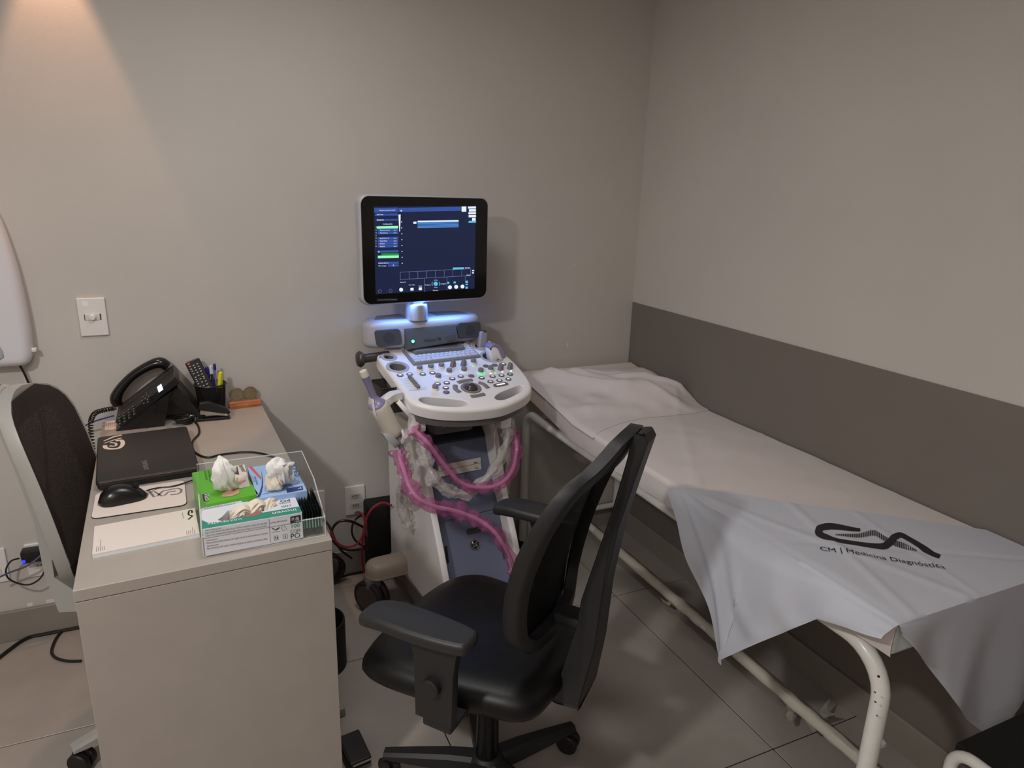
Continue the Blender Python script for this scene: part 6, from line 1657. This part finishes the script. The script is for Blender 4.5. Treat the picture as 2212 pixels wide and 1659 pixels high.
# ================================================================== floor things by the back wall
m_night_ = mat('power_unit_black', (9, 8, 8), 0.7)
m_cred = mat('cable_red', (150, 30, 52), 0.4)
ups = thing('power_unit', 'black box-shaped power unit on the floor behind the ultrasound machine', 'power unit', (0.58, 2.46, 0), 0)
put('case', bx((-0.070, -0.042, 0.004), (0.085, 0.045, 0.335), 0.012), m_night_, ups)
put('side_label', bx((-0.0715, -0.03, 0.20), (-0.0702, 0.01, 0.27)), mat('label_grey', (92, 90, 80), 0.5), ups, sm=False)
for dx in (-0.05, 0.06):
    for dy in (-0.03, 0.03): put('foot', lathe(B(), [(0.008, 0), (0.008, 0.006)], 10, T((dx, dy, 0))), m_blackm, ups)
def wire(name, label, px, r, m, n=8, floor_z=None):
    pts = []
    for q_ in px:
        if len(q_) == 3: pts.append(hy(q_[0], q_[1], q_[2]))
        else: p_ = hz(q_[0], q_[1], r); pts.append(Vector((p_.x, min(p_.y, YB-0.016), r+0.0005)))
    o = put(name, tube(B(), catmull(pts, n), r, 8), m)
    tag(o, label, 'cable'); return o
wire('red_cable', 'red cable arching over the black power unit beside the socket', [(846, 1092, 2.33), (828, 1086, 2.325), (812, 1092, 2.32), (798, 1106, 2.32), (789, 1128, 2.32), (785, 1150, 2.32), (780, 1165, 2.32), (766, 1178, 2.32), (745, 1181, 2.32), (726, 1170, 2.32), (714, 1148, 2.33)], 0.0042, m_cred)
wire('red_cable', 'red cable plugged under the socket and dropping to the floor', [(768, 1108, 2.495), (774, 1106, 2.40), (784, 1113, 2.36), (789, 1130, 2.35), (787, 1150, 2.35), (783, 1172, 2.35), (782, 1200, 2.36), (784, 1225, 2.37), (790, 1243, 2.36), (796, 1262, 2.30)], 0.0042, m_cred)
wire('black_cable', 'black cable looping in the air under the double socket', [(790, 1142, 2.46), (772, 1132, 2.40), (752, 1125, 2.36), (732, 1127, 2.36), (718, 1142, 2.36), (717, 1160, 2.36), (726, 1176, 2.36), (744, 1186, 2.36), (768, 1188, 2.37), (800, 1182, 2.40)], 0.005, m_black)
wire('black_cable', 'thinner black cable curving beside the power unit', [(784, 1112, 2.46), (768, 1122, 2.42), (760, 1142, 2.41), (764, 1162, 2.41), (778, 1176, 2.42), (796, 1184, 2.44)], 0.004, m_black)
wire('black_cable', 'black cable running from the desk edge towards the power unit', [(700, 1122, 2.44), (712, 1138, 2.42), (722, 1162, 2.41), (736, 1188, 2.42), (760, 1206, 2.44)], 0.0045, m_black)
wire('black_cable', 'black cable lying in an arc on the floor beside the desk', [(724, 1250), (742, 1228), (764, 1215), (786, 1216), (806, 1226)], 0.005, m_black)
cl_ = thing('cable_coil', 'black cable coil hanging at the edge of the desk near the floor', 'cable', hz(716, 1240, 0.05) , 0)
bm = B()
for k in range(3): tube(bm, [(0.05*math.cos(2*PI*i/22)*(1-0.1*k), 0.012*k, 0.05+0.055*math.sin(2*PI*i/22)) for i in range(22)], 0.007, 8, closed=True)
cl_.location.z = 0.0; bm.transform(T((0, 0, 0.02)))
put('coil', bm, m_black, cl_)
put('white_tie', box(B(), 0.048, 0.012, 0.045, 0.018, 0.03, 0.018, 0.004), mat('tie_pale', (150, 146, 138), 0.5), cl_)
# bin, power strip and pedal showing past the desk's right edge
bn = thing('waste_bin', 'round black bin showing past the right edge of the desk', 'bin', (0.250, 2.00, 0))
put('bin_body', prism(B(), circle(0, 0, 0.085, 32), 0.0005, 0.17, 0.004, holes=[circle(0, 0, 0.080, 32)]), m_blackm, bn)
put('bin_floor', lathe(B(), [(0.079, 0.001), (0.079, 0.006)], 28), m_blackm, bn)
ps = thing('power_strip', 'narrow pale power strip on the floor along the desk side', 'power strip', hz(746, 1548, 0.0), math.radians(97))
ln_ = (hz(746, 1548, 0)-hz(746, 1468, 0)).length
put('strip_body', bx((0, -0.002, 0.0005), (ln_, 0.036, 0.03), 0.005), mat('strip_pale', (150, 144, 134), 0.5), ps)
pd0 = hz(766, 1612, 0.03)
pdl = thing('foot_pedal', 'small black foot pedal on the floor at the desk corner', 'foot pedal', (pd0.x+0.008, pd0.y, 0), math.radians(8))
put('pedal_base', bx((-0.045, -0.048, 0.0005), (0.022, 0.040, 0.016), 0.004), m_blackm, pdl)
M = T((0, 0, 0.018)) @ Rx(math.radians(8))
put('pedal_plate', bx((-0.040, -0.055, 0.004), (0.020, 0.045, 0.022), 0.005, M=M), m_black, pdl)
put('pedal_edge', bx((-0.034, -0.0575, 0.010), (0.018, -0.0552, 0.0165), 0.0008, M=M), mat('pale_edge', (170, 164, 156), 0.35), pdl)

# left of the desk: adapter on the wall, cables on the floor
ad0, ad1 = hy(45, 1208, YB-0.045), hy(97, 1196, YB-0.045)
ad = thing('power_adapter', 'black power adapter with a blue light plugged in behind the grey chair', 'power adapter', (ad0.x, YB-0.01, (ad0.z+ad1.z)/2))
aw = ad1.x-ad0.x
put('adapter_body', bx((0, -0.04, -0.022), (aw+0.02, -0.0005, 0.022), 0.006), m_black, ad)
q_ = inv(ad, hy(50, 1214, YB-0.0505))
put('blue_light', bx((q_.x-0.004, -0.0416, q_.z-0.005), (q_.x+0.006, -0.0398, q_.z+0.006), 0.001), mat('led_blue', (60, 70, 255), 0.3, emit=(24, 30, 255), es=4.0), ad, label='glowing blue light', sm=False)
put('adapter_cord', tube(B(), catmull([inv(ad, hy(*p_)) for p_ in [(42, 1206, 2.48), (24, 1212, 2.47), (13, 1230, 2.46), (17, 1248, 2.46), (36, 1259, 2.46), (62, 1263, 2.46), (84, 1252, 2.46), (95, 1235, 2.46), (98, 1212, 2.47)]], 7), 0.0028, 8), m_black, ad)
tag(put('blue_network_cable', tube(B(), catmull([hy(*p_) for p_ in [(-8, 1250, 2.45), (20, 1237, 2.45), (55, 1224, 2.45), (80, 1207, 2.46), (100, 1188, 2.47)]], 7), 0.0032, 8), mat('cable_slate', (64, 70, 110), 0.4)), 'slate blue cable crossing in front of the black adapter', 'cable')
wire('floor_cable', 'thick black cable lying along the baseboard at the left', [(-6, 1424), (20, 1404), (45, 1386), (68, 1374), (92, 1368), (130, 1360), (175, 1348)], 0.006, m_black)
wire('floor_cable', 'black cable looped on the floor beside the desk end', [(178, 1354), (155, 1355), (136, 1362), (122, 1378), (113, 1398), (112, 1412), (122, 1422), (145, 1428), (176, 1428)], 0.0045, m_black)
bm = None
wb = bpy.data.objects['wall_back']
m_scuff = mat('plaster_scuff', (226, 222, 214), 0.9)
for (u, v, h_) in ((1226, 744, 0.020), (1240, 571, 0.007), (1222, 768, 0.006)):
    p_ = hy(u, v, YB); put('plaster_scuff', bx((p_.x-0.0022, YB-0.0007, p_.z-h_/2), (p_.x+0.0022, YB+0.001, p_.z+h_/2)), m_scuff, wb, sm=False)
for (u0, u1, v) in ((60, 72, 1313), (100, 132, 1303)):
    a_, b_ = hy(u0, v, YB), hy(u1, v, YB); put('plaster_scuff', bx((a_.x, YB-0.0007, 0.113), (b_.x, YB+0.001, 0.126)), m_scuff, wb, sm=False)
